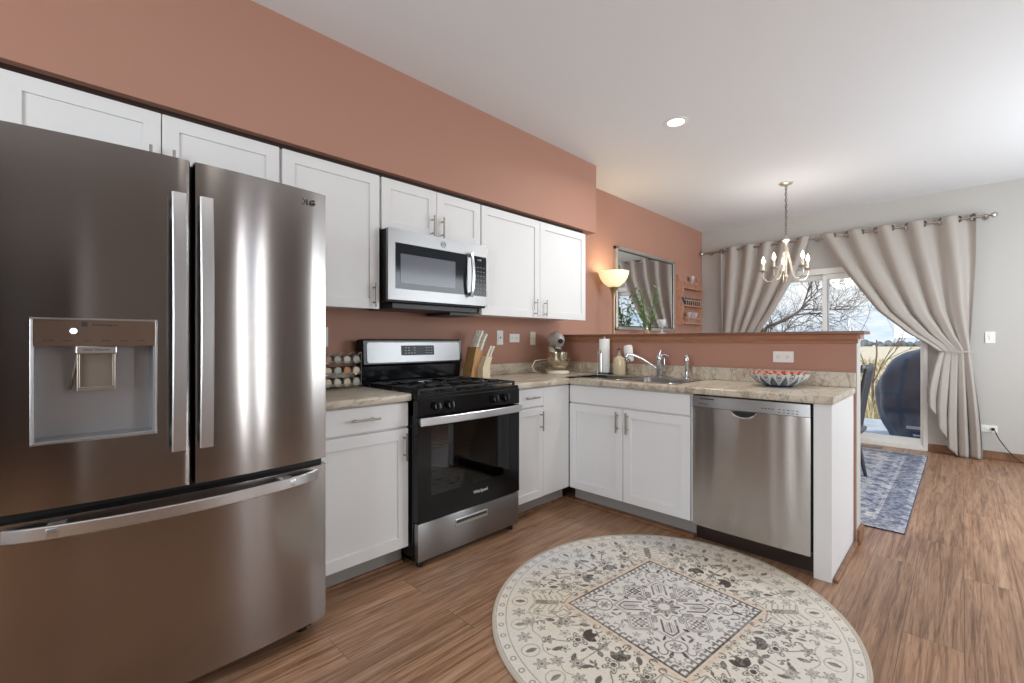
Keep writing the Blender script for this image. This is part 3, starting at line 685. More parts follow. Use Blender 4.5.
# storage drawer
bm = BM(); add_box(bm, (RX0+.002, -.700, .038), (RX1-.002, -.665, .236), .004); d = obj('storage_drawer', bm, M['steel_l'], t, smooth=True)
bm = BM(); add_box(bm, (1.560, -.704, .158), (1.800, -.698, .198), .003); o = obj('recessed_grip', bm, M['hand'], d)
bm = BM(); add_box(bm, (1.567, -.7055, .175), (1.793, -.699, .192), .002); obj('grip_slot', bm, M['dgrey'], o)
# control panel (sloped) and knobs
bm = BM(); poly = [(-.700, .795), (-.702, .80), (-.702, .885), (-.692, .893), (-.62, .893), (-.62, .795)]
add_prism(bm, poly, lambda y, z: (RX0, y, z), lambda y, z: (RX1, y, z)); cpn = obj('control_panel', bm, M['black'], t)
for x in (1.428, 1.517, 1.852, 1.942):
    bm = BM(); add_cyl(bm, (x, -.698, .838), (x, -.726, .843), .023, .020, 20); add_box(bm, (x-.005, -.740, .822), (x+.005, -.704, .864), .003); obj('knob', bm, M['blackp'], cpn, smooth=True)
    bm = BM(); add_box(bm, (x+.028, -.7075, .832), (x+.030, -.700, .848)); obj('knob_mark', bm, M['toe'], cpn)
bm = BM(); add_box(bm, (RX0-.002, -.695, .886), (RX1+.002, -.03, .909), .005); ck = obj('cooktop', bm, M['black'], t)
RO = RX0-1.350
for (x, y, r) in ((1.51, -.53, .045), (1.95, -.53, .05), (1.51, -.26, .04), (1.95, -.26, .045), (1.73, -.395, .038)):
    x += RO+.002
    bm = BM(); add_lathe(bm, [(0, .0), (r+.012, 0), (r+.012, .008), (r, .012), (0, .012)], (x, y, .909), 24); b_ = obj('burner', bm, M['dgrey'], ck, smooth=True)
    bm = BM(); add_lathe(bm, [(0, .012), (r, .012), (r, .019), (r*.8, .022), (0, .022)], (x, y, .909), 24); obj('burner_cap', bm, M['iron'], b_, smooth=True)
for k, (x0, x1) in enumerate(((1.375, 1.605), (1.612, 1.848), (1.855, 2.085))):
    x0 += RO-.003; x1 += RO-.003
    bm = BM(); z = .936; w = .006; ya, yb = -.672, -.145; ym = (ya+yb)/2
    for a, b in (((x0, ya), (x1, ya)), ((x0, yb), (x1, yb)), ((x0, ya), (x0, yb)), ((x1, ya), (x1, yb)), ((x0, ym), (x1, ym))):
        add_box(bm, (min(a[0], b[0])-w, min(a[1], b[1])-w, z-.012), (max(a[0], b[0])+w, max(a[1], b[1])+w, z), .003)
    cx = (x0+x1)/2
    for yc in ((-.53, -.26) if k != 1 else (ym,)):
        for ax in range(4):
            a = ax*PI/2+ (PI/4 if k == 1 else 0); dx, dy = math.cos(a), math.sin(a)
            L0, L1 = .028, (.115 if abs(dx) > .5 else .13)
            add_sweep(bm, [(cx+dx*L0, yc+dy*L0, z-.001), (cx+dx*L1, yc+dy*L1, z-.003)], .010, .012, (-dy, dx, 0))
    for x in (x0, x1):
        for y in (ya, ym, yb): add_box(bm, (x-w, y-w, .909), (x+w, y+w, z-.005))
    obj('grate', bm, M['iron'], t)
# backguard
bm = BM(); poly = [(-.03, .90), (-.03, 1.195), (-.095, 1.200), (-.115, 1.190), (-.125, 1.045), (-.108, 1.030), (-.100, .93), (-.135, .91), (-.135, .90)]
add_prism(bm, poly, lambda y, z: (RX0, y, z), lambda y, z: (RX1, y, z)); bgd = obj('backguard', bm, M['black'], t)
bm = BM()
def bgp(x, z, off): # point on the sloped face
    s_ = (1.190-z)/.145; return (x, -.115-.010*s_-off, z)
add_prism(bm, rrect((RX0+RX1)/2, 1.116, RX1-RX0-.04, .126, .016), lambda x, z: bgp(x, z, -.002), lambda x, z: bgp(x, z, .004)); fp = obj('steel_fascia', bm, M['steel_l'], bgd)
bm = BM(); add_prism(bm, rrect(1.700, 1.127, .255, .064, .004), lambda x, z: bgp(x, z, .003), lambda x, z: bgp(x, z, .0055)); dsp = obj('display', bm, M['lcd'], fp)
bm = BM()
for i in range(4):
    for j in range(3):
        if i == 2 and j: continue
        x = 1.600+i*.022; z = 1.108+j*.017; add_box(bm, (x, -.1265, z), (x+.012, -.122, z+.003))
for i in range(3):
    for j in range(3): add_box(bm, (1.760+i*.02, -.1265, 1.108+j*.017), (1.770+i*.02, -.122, 1.111+j*.017))
obj('display_marks', bm, M['textlight'], dsp)
# ================================================================== MICROWAVE
MX0, MX1, MZ0, MZ1, MY = 1.318, 2.070, 1.424, 1.829, -.402
t = thing('microwave', 'stainless over-the-range microwave hung above the stove', 'microwave', ((MX0+MX1)/2, -.2, MZ0))
bm = BM(); add_box(bm, (MX0, MY+.022, MZ0-.012), (MX1, -.002, MZ1), .003); obj('body', bm, M['blackm'], t)
bm = BM(); add_box(bm, (MX0+.06, MY+.06, MZ0-.045), (MX1-.04, -.06, MZ0-.012), .004); add_box(bm, (MX1-.24, -.30, MZ0-.065), (MX1-.03, -.03, MZ0-.03), .003); obj('underside_vent', bm, M['dgrey'], t)
bm = BM(); wx0, wx1, wz0, wz1 = MX0+.045, 1.895, 1.488, 1.752
px0 = 1.935
for a, b in (((MX0, wz1), (MX1, MZ1)), ((MX0, MZ0), (MX1, wz0)), ((MX0, wz0), (wx0, wz1)), ((MX1-.012, wz0), (MX1, wz1)), ((wx1, wz0), (px0, wz1))): add_box(bm, (a[0], MY, a[1]), (b[0], MY+.022, b[1]))
fc = obj('door', bm, M['steel_l'], t)
bm = BM(); add_box(bm, (wx0, MY+.001, wz0), (wx1+.01, MY+.02, wz1), 0); g = obj('window_glass', bm, M['gloss'], fc)
bm = BM(); add_box(bm, (wx0+.035, MY-.0004, wz0+.035), (wx1-.10, MY+.004, wz1-.06)); obj('window_screen', bm, mat('microwave_mesh_window', (112, 116, 124), .12), g)
bm = BM(); add_box(bm, (px0, MY-.001, wz0), (MX1-.012, MY+.02, wz1)); kp = obj('keypad', bm, M['black'], t)
text('keypad_clock', '12:00', .016, Vector((1.995, MY-.0016, 1.728)), ROTY, M['textlight'], kp)
bm = BM()
for i in range(4):
    for j in range(7): add_box(bm, (1.952+i*.026, MY-.002, 1.508+j*.028), (1.966+i*.026, MY, 1.513+j*.028))
obj('key_marks', bm, mat('key_grey', (120, 122, 126), .4), kp)
bm = BM(); pts = [(1.908, MY-.022-.022*math.sin(PI*i/16)**.7, wz0-.012+(wz1-wz0+.024)*i/16) for i in range(17)]
add_sweep(bm, pts, .022, .012, (1, 0, 0))
for z in (wz0+.005, wz1-.005): add_box(bm, (1.900, MY-.03, z-.012), (1.916, MY+.001, z+.012), .002)
obj('handle', bm, M['hand'], fc, smooth=True)
bm = BM(); add_torus(bm, (1.70, MY-.0012, 1.788), .0165, .0016, 'Y', 26, 6); e_ = obj('logo_emblem', bm, M['textdark'], fc)
text('logo_text', 'GE', .016, Vector((1.70, MY-.0008, 1.788)), ROTY, M['textdark'], fc)
# ================================================================== SMALL COUNTER OBJECTS
# spice rack with jars
rk = thing('spice_rack', 'wire countertop spice rack beside the refrigerator', 'spice rack', (1.16, -.15, CZ1))
bm = BM(); RXa, RXb = 1.040, 1.262
for z in (.018, .083, .148):
    for y in (-.195, -.10):
        pts = []
        for i in range(49):
            x = RXa+(RXb-RXa)*i/48; pts.append((x, y, CZ1+z+.010-.012*abs(math.sin(PI*(x-RXa)/.0555))))
        add_tube(bm, pts, .0024, 6)
        add_cyl(bm, (RXa, y, CZ1+z+.010), (RXb, y, CZ1+z+.010), .0022, seg=6)
pts = []
for i in range(61):
    x = RXa+(RXb-RXa)*i/60; pts.append((x, -.195, CZ1+.200+.008*math.cos(2*PI*(x-RXa)/.0555)))
add_tube(bm, pts, .0028, 6)
for x in (RXa, RXb):
    add_tube(bm, [(x, -.195, CZ1+.002), (x, -.195, CZ1+.208), (x, -.10, CZ1+.208), (x, -.10, CZ1+.002)], .0026, 6)
    for z in (.028, .093, .158): add_cyl(bm, (x, -.195, CZ1+z), (x, -.10, CZ1+z), .0018, seg=6)
obj('wire_frame', bm, M['nickel'], rk, smooth=True)
lids = {'pink': (196, 150, 128), 'white': (222, 216, 200), 'orange': (206, 140, 72), 'silver': (186, 184, 176), 'cream': (226, 210, 180), 'green': (120, 132, 96)}
lidm = {k: mat('spice_lid_'+k, tuple(int(c*.86) for c in v), .45, .1) for k, v in lids.items()}
fills = [mat('spice_fill', c, .5) for c in ((120, 70, 40), (84, 88, 52), (150, 96, 44), (70, 50, 40))]
plan = [['pink', 'pink', 'silver', 'white', 'silver'], ['green', 'cream', 'silver', 'orange', 'cream'][:5], ['cream', 'cream', 'white', 'cream', 'silver']]
rown = ['top', 'middle', 'bottom']
cpos = ['first', 'second', 'third', 'fourth']
protoj = {}
for r in range(3):
    for c in range(4):
        kind = plan[r][c+1]; x = RXa+.0278+c*.0555; z = CZ1+(.033, .098, .163)[2-r]+.006
        if kind not in protoj:
            j = thing('spice_jar', '', 'spice jar', (0, 0, 0), 'spice jars lying in the wire rack')
            bm = BM(); add_cyl(bm, (0, .072, 0), (0, -.018, 0), .020, seg=18); obj('jar_body', bm, fills[len(protoj) % 4], j, smooth=True, local=True)
            bm = BM(); add_cyl(bm, (0, -.016, 0), (0, -.034, 0), .0225, .0225, 20); add_cyl(bm, (0, -.034, 0), (0, -.036, 0), .0225, .020, 20); ld_ = obj('lid', bm, lidm[kind], j, local=True)
            bm = BM(); add_torus(bm, (0, -.0355, 0), .0205, .0022, 'Y', 22, 6); obj('lid_ring', bm, M['nickel'], ld_, smooth=True, local=True)
            protoj[kind] = j
        else: j = dup(protoj[kind])
        j.location = (x, -.155, z)
        j['label'] = '%s-lidded spice jar, %s from the refrigerator in the %s row of the rack' % (kind, cpos[c], rown[r])
# knife block
kb = thing('knife_block', 'light wooden knife block standing right of the range', 'knife block', (2.155, -.16, CZ1))
bm = BM()
add_prism(bm, [(2.085, CZ1), (2.185, CZ1), (2.238, CZ1+.135), (2.222, CZ1+.180), (2.140, CZ1+.232)], lambda x, z: (x, -.205, z), lambda x, z: (x, -.105, z))
obj('block_body', bm, M['block'], kb)
M['pale'] = mat('pale_wood', (224, 208, 180), .4)
bm = BM(); add_box(bm, (2.150, -.265, CZ1), (2.222, -.206, CZ1+.090), .002); add_prism(bm, [(2.160, CZ1+.085), (2.222, CZ1+.085), (2.252, CZ1+.160), (2.195, CZ1+.165)], lambda x, z: (x, -.255, z), lambda x, z: (x, -.206, z)); obj('front_block', bm, M['pale'], kb, label='pale front block')
hm = mat('knife_handle_cream', (226, 220, 205), .3)
spots = [(2.155, -.188, .222), (2.155, -.155, .222), (2.155, -.122, .222), (2.193, -.188, .198), (2.193, -.155, .198), (2.193, -.122, .198), (2.212, -.245, .162), (2.232, -.225, .160), (2.238, -.248, .160)]
labs = ['large cream-handled knife in the back row of the block, nearest the camera', 'large cream-handled knife in the middle of the back row of the block', 'large cream-handled knife in the back row of the block, nearest the wall', 'cream-handled knife in the second row of the block, nearest the camera', 'cream-handled knife in the middle of the second row of the block', 'cream-handled knife in the second row of the block, nearest the wall', 'small knife at the left of the pale front block', 'small knife in the middle of the pale front block', 'small knife at the right of the pale front block']
kn = None
for i, (x, y, dz) in enumerate(spots):
    if kn is None:
        kn = thing('knife', '', 'knife', (0, 0, 0), 'knives in the block')
        bm = BM(); add_sweep(bm, [(-.014, 0, -.035), (0, 0, .0), (.018, 0, .04), (.040, 0, .082), (.047, 0, .088)], .013, .019, (0, 1, 0)); obj('grip', bm, hm, kn, smooth=True, local=True)
        bm = BM(); add_box(bm, (-.024, -.0075, -.043), (-.004, .0075, -.030)); [add_cyl(bm, (.003+.011*k, -.0075, .008+.024*k), (.003+.011*k, .0075, .008+.024*k), .003, seg=8) for k in range(3)]; obj('bolster', bm, M['chrome'], kn, local=True)
        k_ = kn
    else: k_ = dup(kn)
    k_.location = (x+.016, y, CZ1+dz+.038); k_['label'] = labs[i]
    if i > 5: k_.scale = (.7, .8, .6); k_.location = (x+.006, y, CZ1+dz+.022)
# wall plates
def plate(label, c, horiz, kind, face='y', cat='outlet', name='wall_outlet', slots=True, m=None):
    t = thing(name, label, cat, c)
    w, h = (.118, .072) if horiz else (.072, .118)
    def B(bm, u0, u1, v0, v1, t0, t1, bev=0):
        if face == 'y': add_box(bm, (c[0]+u0, c[1]-t0, c[2]+v0), (c[0]+u1, c[1]-t1, c[2]+v1), bev)
        else: add_box(bm, (c[0]-t0, c[1]-u0, c[2]+v0), (c[0]-t1, c[1]-u1, c[2]+v1), bev)
    bm = BM(); B(bm, -w/2, w/2, -h/2, h/2, 0, .007, .003); p = obj('cover_plate', bm, m or M['whitep'], t)
    if kind == 'outlet':
        for s_ in (-1, 1):
            bm = BM()
            u, v = (s_*.027, 0) if horiz else (0, s_*.027)
            B(bm, u-.017, u+.017, v-.015, v+.015, .006, .0095, .003); q = obj('socket', bm, M['whitep'], t)
            bm = BM()
            if horiz:
                B(bm, u-.008, u-.001, v-.008, v-.005, .009, .0105); B(bm, u-.008, u-.001, v+.005, v+.008, .009, .0105); B(bm, u+.006, u+.010, v-.002, v+.002, .009, .0105)
            else:
                B(bm, u-.008, u-.005, v-.001, v+.007, .009, .0105); B(bm, u+.005, u+.008, v-.001, v+.007, .009, .0105); B(bm, u-.002, u+.002, v-.010, v-.006, .009, .0105)
            obj('slots', bm, M['textdark'], q)
    elif kind == 'switch':
        bm = BM(); B(bm, -.007, .007, -.014, .014, .006, .014, .002); obj('toggle', bm, M['whitep'], t)
    else:
        bm = BM(); B(bm, -.020, .020, -.034, .034, .006, .011, .003); obj('rocker', bm, M['whitep'], t)
        bm = BM(); B(bm, -.006, .006, -.006, .006, .010, .013, .001); obj('button', bm, M['textdark'], t)
    return t
plate('white vertical switch plate with a dark button, nearest the knives', (2.567, 0, 1.217), False, 'rocker', cat='switch', name='wall_switch')
plate('small white horizontal outlet between two vertical plates on terracotta wall', (2.738, 0, 1.214), True, 'outlet')
plate('off-white vertical outlet on terracotta wall directly left of the mixer', (2.968, 0, 1.212), False, 'outlet', m=mat('almond_plastic', (226, 216, 196), .4))
plate('white outlet peeking out between the refrigerator and the spice rack', (1.112, 0, 1.212), False, 'outlet')
plate('white horizontal double outlet on the half wall above the bowl', (XH, -1.875, 1.086), True, 'outlet', 'x')
plate('white light switch on grey wall right of the curtains', (XR, -2.892, 1.226), False, 'switch', 'x', 'switch', 'wall_switch')
po = plate('white horizontal outlet low on the grey wall with black plug', (XR, -2.885, .305), True, 'outlet', 'x')
t = thing('power_cord', 'black power cord plugged in the low outlet on the grey wall', 'cord', (XR-.02, -2.915, .305))
bm = BM(); add_box(bm, (XR-.036, -2.925, .292), (XR-.0105, -2.900, .318), .004); obj('plug', bm, M['cord'], t)
bm = BM(); pts = [(XR-.034, -2.913, .305), (XR-.05, -2.925, .29), (XR-.045, -2.95, .22), (XR-.04, -3.0, .13), (XR-.04, -3.05, .06), (XR-.045, -3.10, .015), (XR-.06, -3.2, .006), (XR-.08, -3.5, .006)]
add_tube(bm, pts, .004, 8); obj('cable', bm, M['cord'], t, smooth=True)
# stand mixer
mx, my = 3.045, -.205
mz = CZ1
t = thing('stand_mixer', 'silver and cream tilt-head stand mixer in the counter corner', 'mixer', (mx, my, mz))
# local frame: mixer head points toward camera (-x,-y); f = forward, r = right
fd = Vector((-.62, -.78, 0)).normalized(); rd_ = Vector((fd.y, -fd.x, 0))
def mp_(u, v, z): return Vector((mx, my, mz))+fd*u+rd_*v+Vector((0, 0, z))
def xf(bm):
    Rm = Matrix((( fd.x, rd_.x, 0, mx), (fd.y, rd_.y, 0, my), (0, 0, 1, mz), (0, 0, 0, 1)))
    bm.transform(Rm)
M['mixer'] = mat('mixer_silver', (206, 205, 204), .28, .45)
bm = BM(); add_lathe(bm, [(0, 0), (.098, 0), (.103, .008), (.098, .022), (.075, .03), (0, .032)], (.075, 0, 0), 30, sx=1, sy=.95); add_box(bm, (-.14, -.075, 0), (.05, .075, .032), .015)
xf(bm); obj('base', bm, M['cream'], t, smooth=True)
bm = BM(); add_prism(bm, [(-.135, .02), (-.04, .02), (-.055, .12), (-.05, .225), (-.125, .225), (-.13, .12)], lambda u, z: (u, -.042, z), lambda u, z: (u, .042, z)); xf(bm); obj('column', bm, M['cream'], t)
bm = BM(); add_lathe(bm, [(0, .035), (.045, .035), (.055, .04), (.09, .075), (.102, .12), (.104, .178), (.108, .180), (.108, .184), (.100, .182), (.095, .12), (.05, .045), (0, .042)], (.075, 0, 0), 32); xf(bm); obj('mixing_bowl', bm, mat('bowl_steel', (196, 186, 168), .18, 1), t, smooth=True)
bm = BM()
add_sph(bm, (0, 0, 0), 1, seg=24, ring=16)
for v in bm.verts:
    u = v.co.x; k = 1-.12*u
    v.co = Vector((.0+u*.175, v.co.y*.068*k, .282+v.co.z*.072*k+.0))
xf(bm); hd = obj('motor_head', bm, M['mixer'], t, smooth=True)
bm = BM(); add_cyl(bm, (.168, 0, .275), (.183, 0, .275), .022, .018, 18); xf(bm); obj('attachment_knob', bm, M['blackp'], hd, smooth=True)
bm = BM(); add_cyl(bm, (.085, 0, .235), (.085, 0, .185), .040, .030, 20); xf(bm); obj('beater_hub', bm, M['chrome'], hd, smooth=True)
bm = BM(); add_torus(bm, (.085, 0, .235), .044, .006, 'Z', 24, 8); xf(bm); obj('trim_band', bm, M['chrome'], hd, smooth=True)
bm = BM(); add_tube(bm, [mp_(-.13, -.02, .10), mp_(-.14, -.10, .12)+Vector((-.05, 0, 0)), Vector((2.87, -.12, mz+.11)), Vector((2.83, -.12, mz+.06)), Vector((2.84, -.14, mz+.02)), Vector((2.90, -.16, mz+.005)), Vector((2.94, -.10, mz+.005))], .0035, 8)
obj('cord', bm, M['cream'], t, smooth=True)
# patterned bowl
bx, by = 3.085, -1.905
def bowl_color(a, z):
    # blue/white zigzag lozenges with red lip
    return
m = mat('painted_bowl', rough=.25); tt = m.node_tree; at = N(tt, 'ShaderNodeAttribute', attribute_name='Col'); tt.links.new(at.outputs['Color'], tt.nodes['Principled BSDF'].inputs['Base Color'])
prof = [(.0, .002), (.060, .002), (.068, .0), (.072, .006), (.100, .016), (.128, .036), (.146, .058), (.156, .080), (.158, .084), (.154, .084), (.142, .058), (.122, .036), (.094, .022), (.06, .014), (0, .012)]
# denser profile
dp = []
for (a, b), (c, d) in zip(prof, prof[1:]):
    for i in range(6): dp.append((a+(c-a)*i/6, b+(d-b)*i/6))
dp.append(prof[-1])
bm = BM(); add_lathe(bm, dp, (bx, by, CZ1), 240, sx=.92, sy=1.05)
# scalloped lip
for v in bm.verts:
    a = math.atan2(v.co.y-by, v.co.x-bx); h = (v.co.z-CZ1)/.084
    if h > .3: v.co.z += .003*math.cos(12*a)*max(0, h-.3)
o = obj('decorative_bowl', bm, m, smooth=True)
me = o.data; ca = me.color_attributes.new('Col', 'FLOAT_COLOR', 'POINT')
colr = []
nin = 9*6
for i, v in enumerate(me.vertices):
    ring = (i-1)//240 if i > 0 else 0
    x, y, z = v.co.x-bx, v.co.y-by, v.co.z-CZ1; a = math.atan2(y/1.05, x/.92)/(2*PI)*14; h = z/.084
    inner = ring >= nin-2
    w, bl, rd, gr, yl = (.60, .58, .56), (.022, .035, .10), (.55, .08, .06), (.25, .36, .38), (.75, .5, .12)
    if inner:
        u = (a*1.5) % 1; c = rd if u < .45 else (yl if u < .6 else (.75, .3, .24)); 
        if h < .5: c = w if (math.hypot(x, y)*60) % 1 < .4 else rd
    else:
        tri = abs((a % 1)-.5)*2; hh = (h-.12)/.8
        dd = tri-hh
        if h < .13: c = bl
        elif abs(dd) < .13: c = w
        elif dd > 0: # inside v shapes near bottom
            k = ((a % 1)-(0 if (a % 1) < .5 else 1)); c = bl if (abs(k)*9+hh*5) % 1 < .62 else gr
        else:
            k = (a % 1)-.5; e = math.hypot(k*2.0, hh-.72); c = bl if e < .12 else (w if e < .26 else (bl if e < .34 else w))
        if h > .95: c = w if (a*2) % 1 < .6 else bl
    colr += [*c, 1]
ca.data.foreach_set('color', colr)
tag(o, 'blue and white patterned bowl with red inside on the peninsula counter', 'bowl')
# glass votives and a small bottle on the bar cap
g = thing('glass_votive', 'cluster-cut clear glass candle holder on the bar cap before the mirror', 'candle holder', (XH+.06, -1.012, 1.247))
bm = BM(); add_lathe(bm, [(0, 0), (.030, 0), (.030, .005), (.008, .012), (.007, .04), (.024, .055), (.032, .075), (.034, .11), (.031, .11), (.028, .075), (.0, .055)], (XH+.06, -1.012, 1.247), 20); obj('glass_cup', bm, mat('cut_glass', (240, 243, 245), .06, trans=.55), g, smooth=True)
bm = BM(); add_cyl(bm, (XH+.06, -1.012, 1.303), (XH+.06, -1.012, 1.34), .021); obj('candle', bm, M['cream'], g, smooth=True)
g = thing('salt_mill', 'small brown and chrome mill on the bar cap below the mirror', 'mill', (XH+.06, -.885, 1.247))
bm = BM(); add_lathe(bm, [(0, 0), (.020, 0), (.022, .01), (.017, .03), (0, .034)], (XH+.06, -.885, 1.247), 18); obj('body', bm, M['shelfwood'], g, smooth=True)
bm = BM(); add_lathe(bm, [(0, .034), (.009, .034), (.011, .05), (.006, .06), (0, .075)], (XH+.06, -.885, 1.247), 16); obj('top', bm, M['chrome'], g, smooth=True)
# ================================================================== MIRROR, RACK, LAMP ON THE FAR PART OF THE WALL
t = thing('wall_mirror', 'rectangular silver-framed mirror on terracotta wall reflecting the curtain', 'mirror', (4.98, 0, 1.78))
MXa, MXb, MZa, MZb = 4.275, 5.675, 1.315, 2.225
bm = BM(); w = .036
for a, b in (((MXa, MZa), (MXa+w, MZb)), ((MXb-w, MZa), (MXb, MZb)), ((MXa, MZa), (MXb, MZa+w)), ((MXa, MZb-w), (MXb, MZb))): add_box(bm, (a[0], -.045, a[1]), (b[0], 0, b[1]), .006)
obj('frame', bm, mat('silver_frame', (190, 186, 178), .3, .7), t)
bm = BM()
for a, b in (((MXa+w, MZa+w), (MXa+w+.010, MZb-w)), ((MXb-w-.010, MZa+w), (MXb-w, MZb-w)), ((MXa+w, MZa+w), (MXb-w, MZa+w+.010)), ((MXa+w, MZb-w-.010), (MXb-w, MZb-w))): add_box(bm, (a[0], -.036, a[1]), (b[0], -.01, b[1]))
obj('inner_bead', bm, M['dgrey'], t)
box('mirror_glass', (MXa+w, -.028, MZa+w), (MXb-w, -.02, MZb-w), mat('mirror_silver', (232, 234, 236), .015, 1), t)
# wall rack
t = thing('wall_rack', 'wooden three-tier spindle wall rack right of the mirror', 'wall rack', (6.17, 0, 1.41))
ra, rb = 5.80, 6.42
for x in (ra, rb-.018):
    bm = BM(); add_prism(bm, [(0, 1.40), (-.09, 1.41), (-.10, 1.44), (-.06, 1.52), (-.10, 1.60), (-.10, 1.68), (-.06, 1.76), (-.10, 1.84), (-.10, 1.92), (-.05, 2.02), (0, 2.10)], lambda y, z: (x, y, z), lambda y, z: (x+.018, y, z)); obj('side_board', bm, M['shelfwood'], t)
tiers = (1.42, 1.655, 1.89)
for z in tiers:
    bm = BM(); add_box(bm, (ra+.018, -.115, z), (rb-.018, -.001, z+.014), .002); sh = obj('shelf', bm, M['shelfwood'], t)
    bm = BM(); add_box(bm, (ra+.018, -.12, z+.075), (rb-.018, -.106, z+.087), .002)
    for i in range(9): x = ra+.06+i*(rb-ra-.12)/8; add_cyl(bm, (x, -.113, z+.014), (x, -.113, z+.075), .005, seg=8)
    obj('rail', bm, M['shelfwood'], sh)
bm = BM(); add_lathe(bm, [(0, 0), (.03, 0), (.042, .02), (.046, .10), (.042, .10), (.036, .02), (0, .012)], (0, 0, 0), 18)
cup = obj('dark_cup', bm, mat('dark_blue_glaze', (44, 52, 66), .2), smooth=True)
cupx = (5.88, 5.99, 6.10, 6.21, 6.33)
for i, x in enumerate(cupx):
    c_ = cup if i == 0 else dup(cup); c_.location = (x, -.055, 1.670)
    tag(c_, 'dark blue cup on the middle tier of the wall rack, %s' % ['nearest the mirror', 'second from the mirror', 'third of five', 'second from the corner', 'nearest the corner'][i], 'cup', 'dark cups in the wall rack')
bm = BM(); add_lathe(bm, [(0, 0), (.028, 0), (.006, .02), (.006, .08), (.03, .11), (.034, .17), (.031, .17), (.027, .11), (0, .09)], (0, 0, 0), 18)
gl = obj('stemmed_glass', bm, mat('pale_glass', (235, 225, 225), .08, trans=.5), smooth=True); gl.location = (6.16, -.06, 1.905); tag(gl, 'clear stemmed glass on the top tier of the wall rack', 'glass')
for i, x in enumerate((6.05, 6.16, 6.26)):
    g2 = dup(gl); g2.location = (x, -.06, 1.435); g2.scale = (1, 1, .85); tag(g2, 'clear stemmed glass on the bottom tier of the wall rack, %s' % ['nearest the mirror', 'middle of three', 'nearest the corner'][i], 'glass', 'glasses on the bottom tier')
# torchiere
lx_, ly_ = 4.02, -.165
t = thing('floor_lamp', 'torchiere floor lamp with glowing alabaster bowl shade left of the mirror', 'floor lamp', (lx_, ly_, 0))
bm = BM(); add_lathe(bm, [(0, 0), (.13, 0), (.13, .012), (.10, .025), (.02, .035), (0, .035)], (lx_, ly_, 0), 28); obj('base', bm, mat('lamp_brass', (170, 150, 118), .3, 1), t, smooth=True)
bm = BM(); add_lathe(bm, [(0, .03), (.012, .03), (.012, 1.62), (.022, 1.66), (.028, 1.70), (.045, 1.735), (.02, 1.75), (0, 1.75)], (lx_, ly_, 0), 18); obj('pole', bm, bpy.data.materials['lamp_brass'], t, smooth=True)
M['shade'] = mat('alabaster_glass', (246, 238, 205), .4, emit=(255, 236, 178), estr=.62)
bm = BM(); add_lathe(bm, [(.02, 1.742), (.06, 1.75), (.105, 1.785), (.135, 1.83), (.150, 1.875), (.154, 1.898), (.149, 1.898), (.144, 1.873), (.128, 1.832), (.098, 1.79), (.05, 1.76), (.02, 1.756)], (lx_, ly_, 0), 32); obj('lamp_shade', bm, M['shade'], t, smooth=True)
bm = BM(); add_sph(bm, (lx_, ly_, 1.82), .028); obj('bulb', bm, mat('warm_bulb', (255, 244, 220), .4, emit=(255, 226, 170), estr=6), t, smooth=True)
light('torchiere_bulb', 'POINT', (lx_, ly_, 1.85), 3, (1, .88, .70), shadow_soft_size=.08)
# leafy plant before the mirror on a tall console
t = thing('console_table', 'tall narrow wooden console against the wall under the mirror', 'table', (4.75, -.17, 0))
bm = BM(); add_box(bm, (4.35, -.29, 1.08), (5.15, -.05, 1.11), .003); obj('tabletop', bm, M['wood'], t)
for x in (4.37, 5.10):
    for y in (-.275, -.09): bm = BM(); add_box(bm, (x, y, 0), (x+.03, y+.03, 1.08), .002); obj('leg', bm, M['wood'], t)
t = thing('leafy_plant', 'green leafy plant in a white pot in front of the mirror', 'plant', (4.72, -.17, 1.11))
bm = BM(); add_lathe(bm, [(0, 0), (.05, 0), (.065, .08), (.065, .10), (.055, .10), (.055, .085), (0, .085)], (4.72, -.17, 1.11), 20); obj('pot', bm, M['cream'], t, smooth=True)
rng = random.Random(5)
bmS = BM(); bmL = BM()
def leaf(bm, p, d, n_, L_, w):
    d = d.normalized(); s_ = d.cross(n_).normalized(); up = s_.cross(d)
    pr = [(0, 0), (.25, .8), (.5, 1), (.78, .6), (1, 0)]
    c = [bm.verts.new(p+d*L_*a+up*(.15*L_*(a-a*a*1.6))) for a, _ in pr]
    l = [bm.verts.new(p+d*L_*a+s_*w*b+up*(.15*L_*(a-a*a*1.6)+w*.3*b)) for a, b in pr[1:-1]]; r = [bm.verts.new(p+d*L_*a-s_*w*b+up*(.15*L_*(a-a*a*1.6)+w*.3*b)) for a, b in pr[1:-1]]
    for side in (l, r):
        bm.faces.new((c[0], c[1], side[0])); bm.faces.new((c[1], c[2], side[1], side[0])); bm.faces.new((c[2], c[3], side[2], side[1])); bm.faces.new((c[3], c[4], side[2]))
for k in range(13):
    a = rng.uniform(0, 2*PI); h = rng.uniform(.24, .62); rr = rng.uniform(.03, .22)
    base = Vector((4.72, -.17, 1.19)); top = Vector((4.72+rr*1.7*math.cos(a), -.17+rr*.28*math.sin(a), 1.19+h))
    pts = [base.lerp(top, i/6)+Vector((0, 0, .03*math.sin(PI*i/6))) for i in range(7)]
    add_tube(bmS, pts, .0025, 5)
    for i in range(2, 7):
        for s_ in (-1, 1):
            d = Vector((math.cos(a+s_*1.1)*1.0, math.sin(a+s_*1.1)*.35, rng.uniform(-.1, .6))); leaf(bmL, pts[i], d, Vector((0, 0, 1)), rng.uniform(.06, .10), rng.uniform(.012, .02))
obj('stems', bmS, mat('stem_green', (70, 104, 52), .6), t)
M['leaf'] = mat('leaf_green', (126, 158, 98), .5); obj('foliage', bmL, M['leaf'], t, recalc=False)
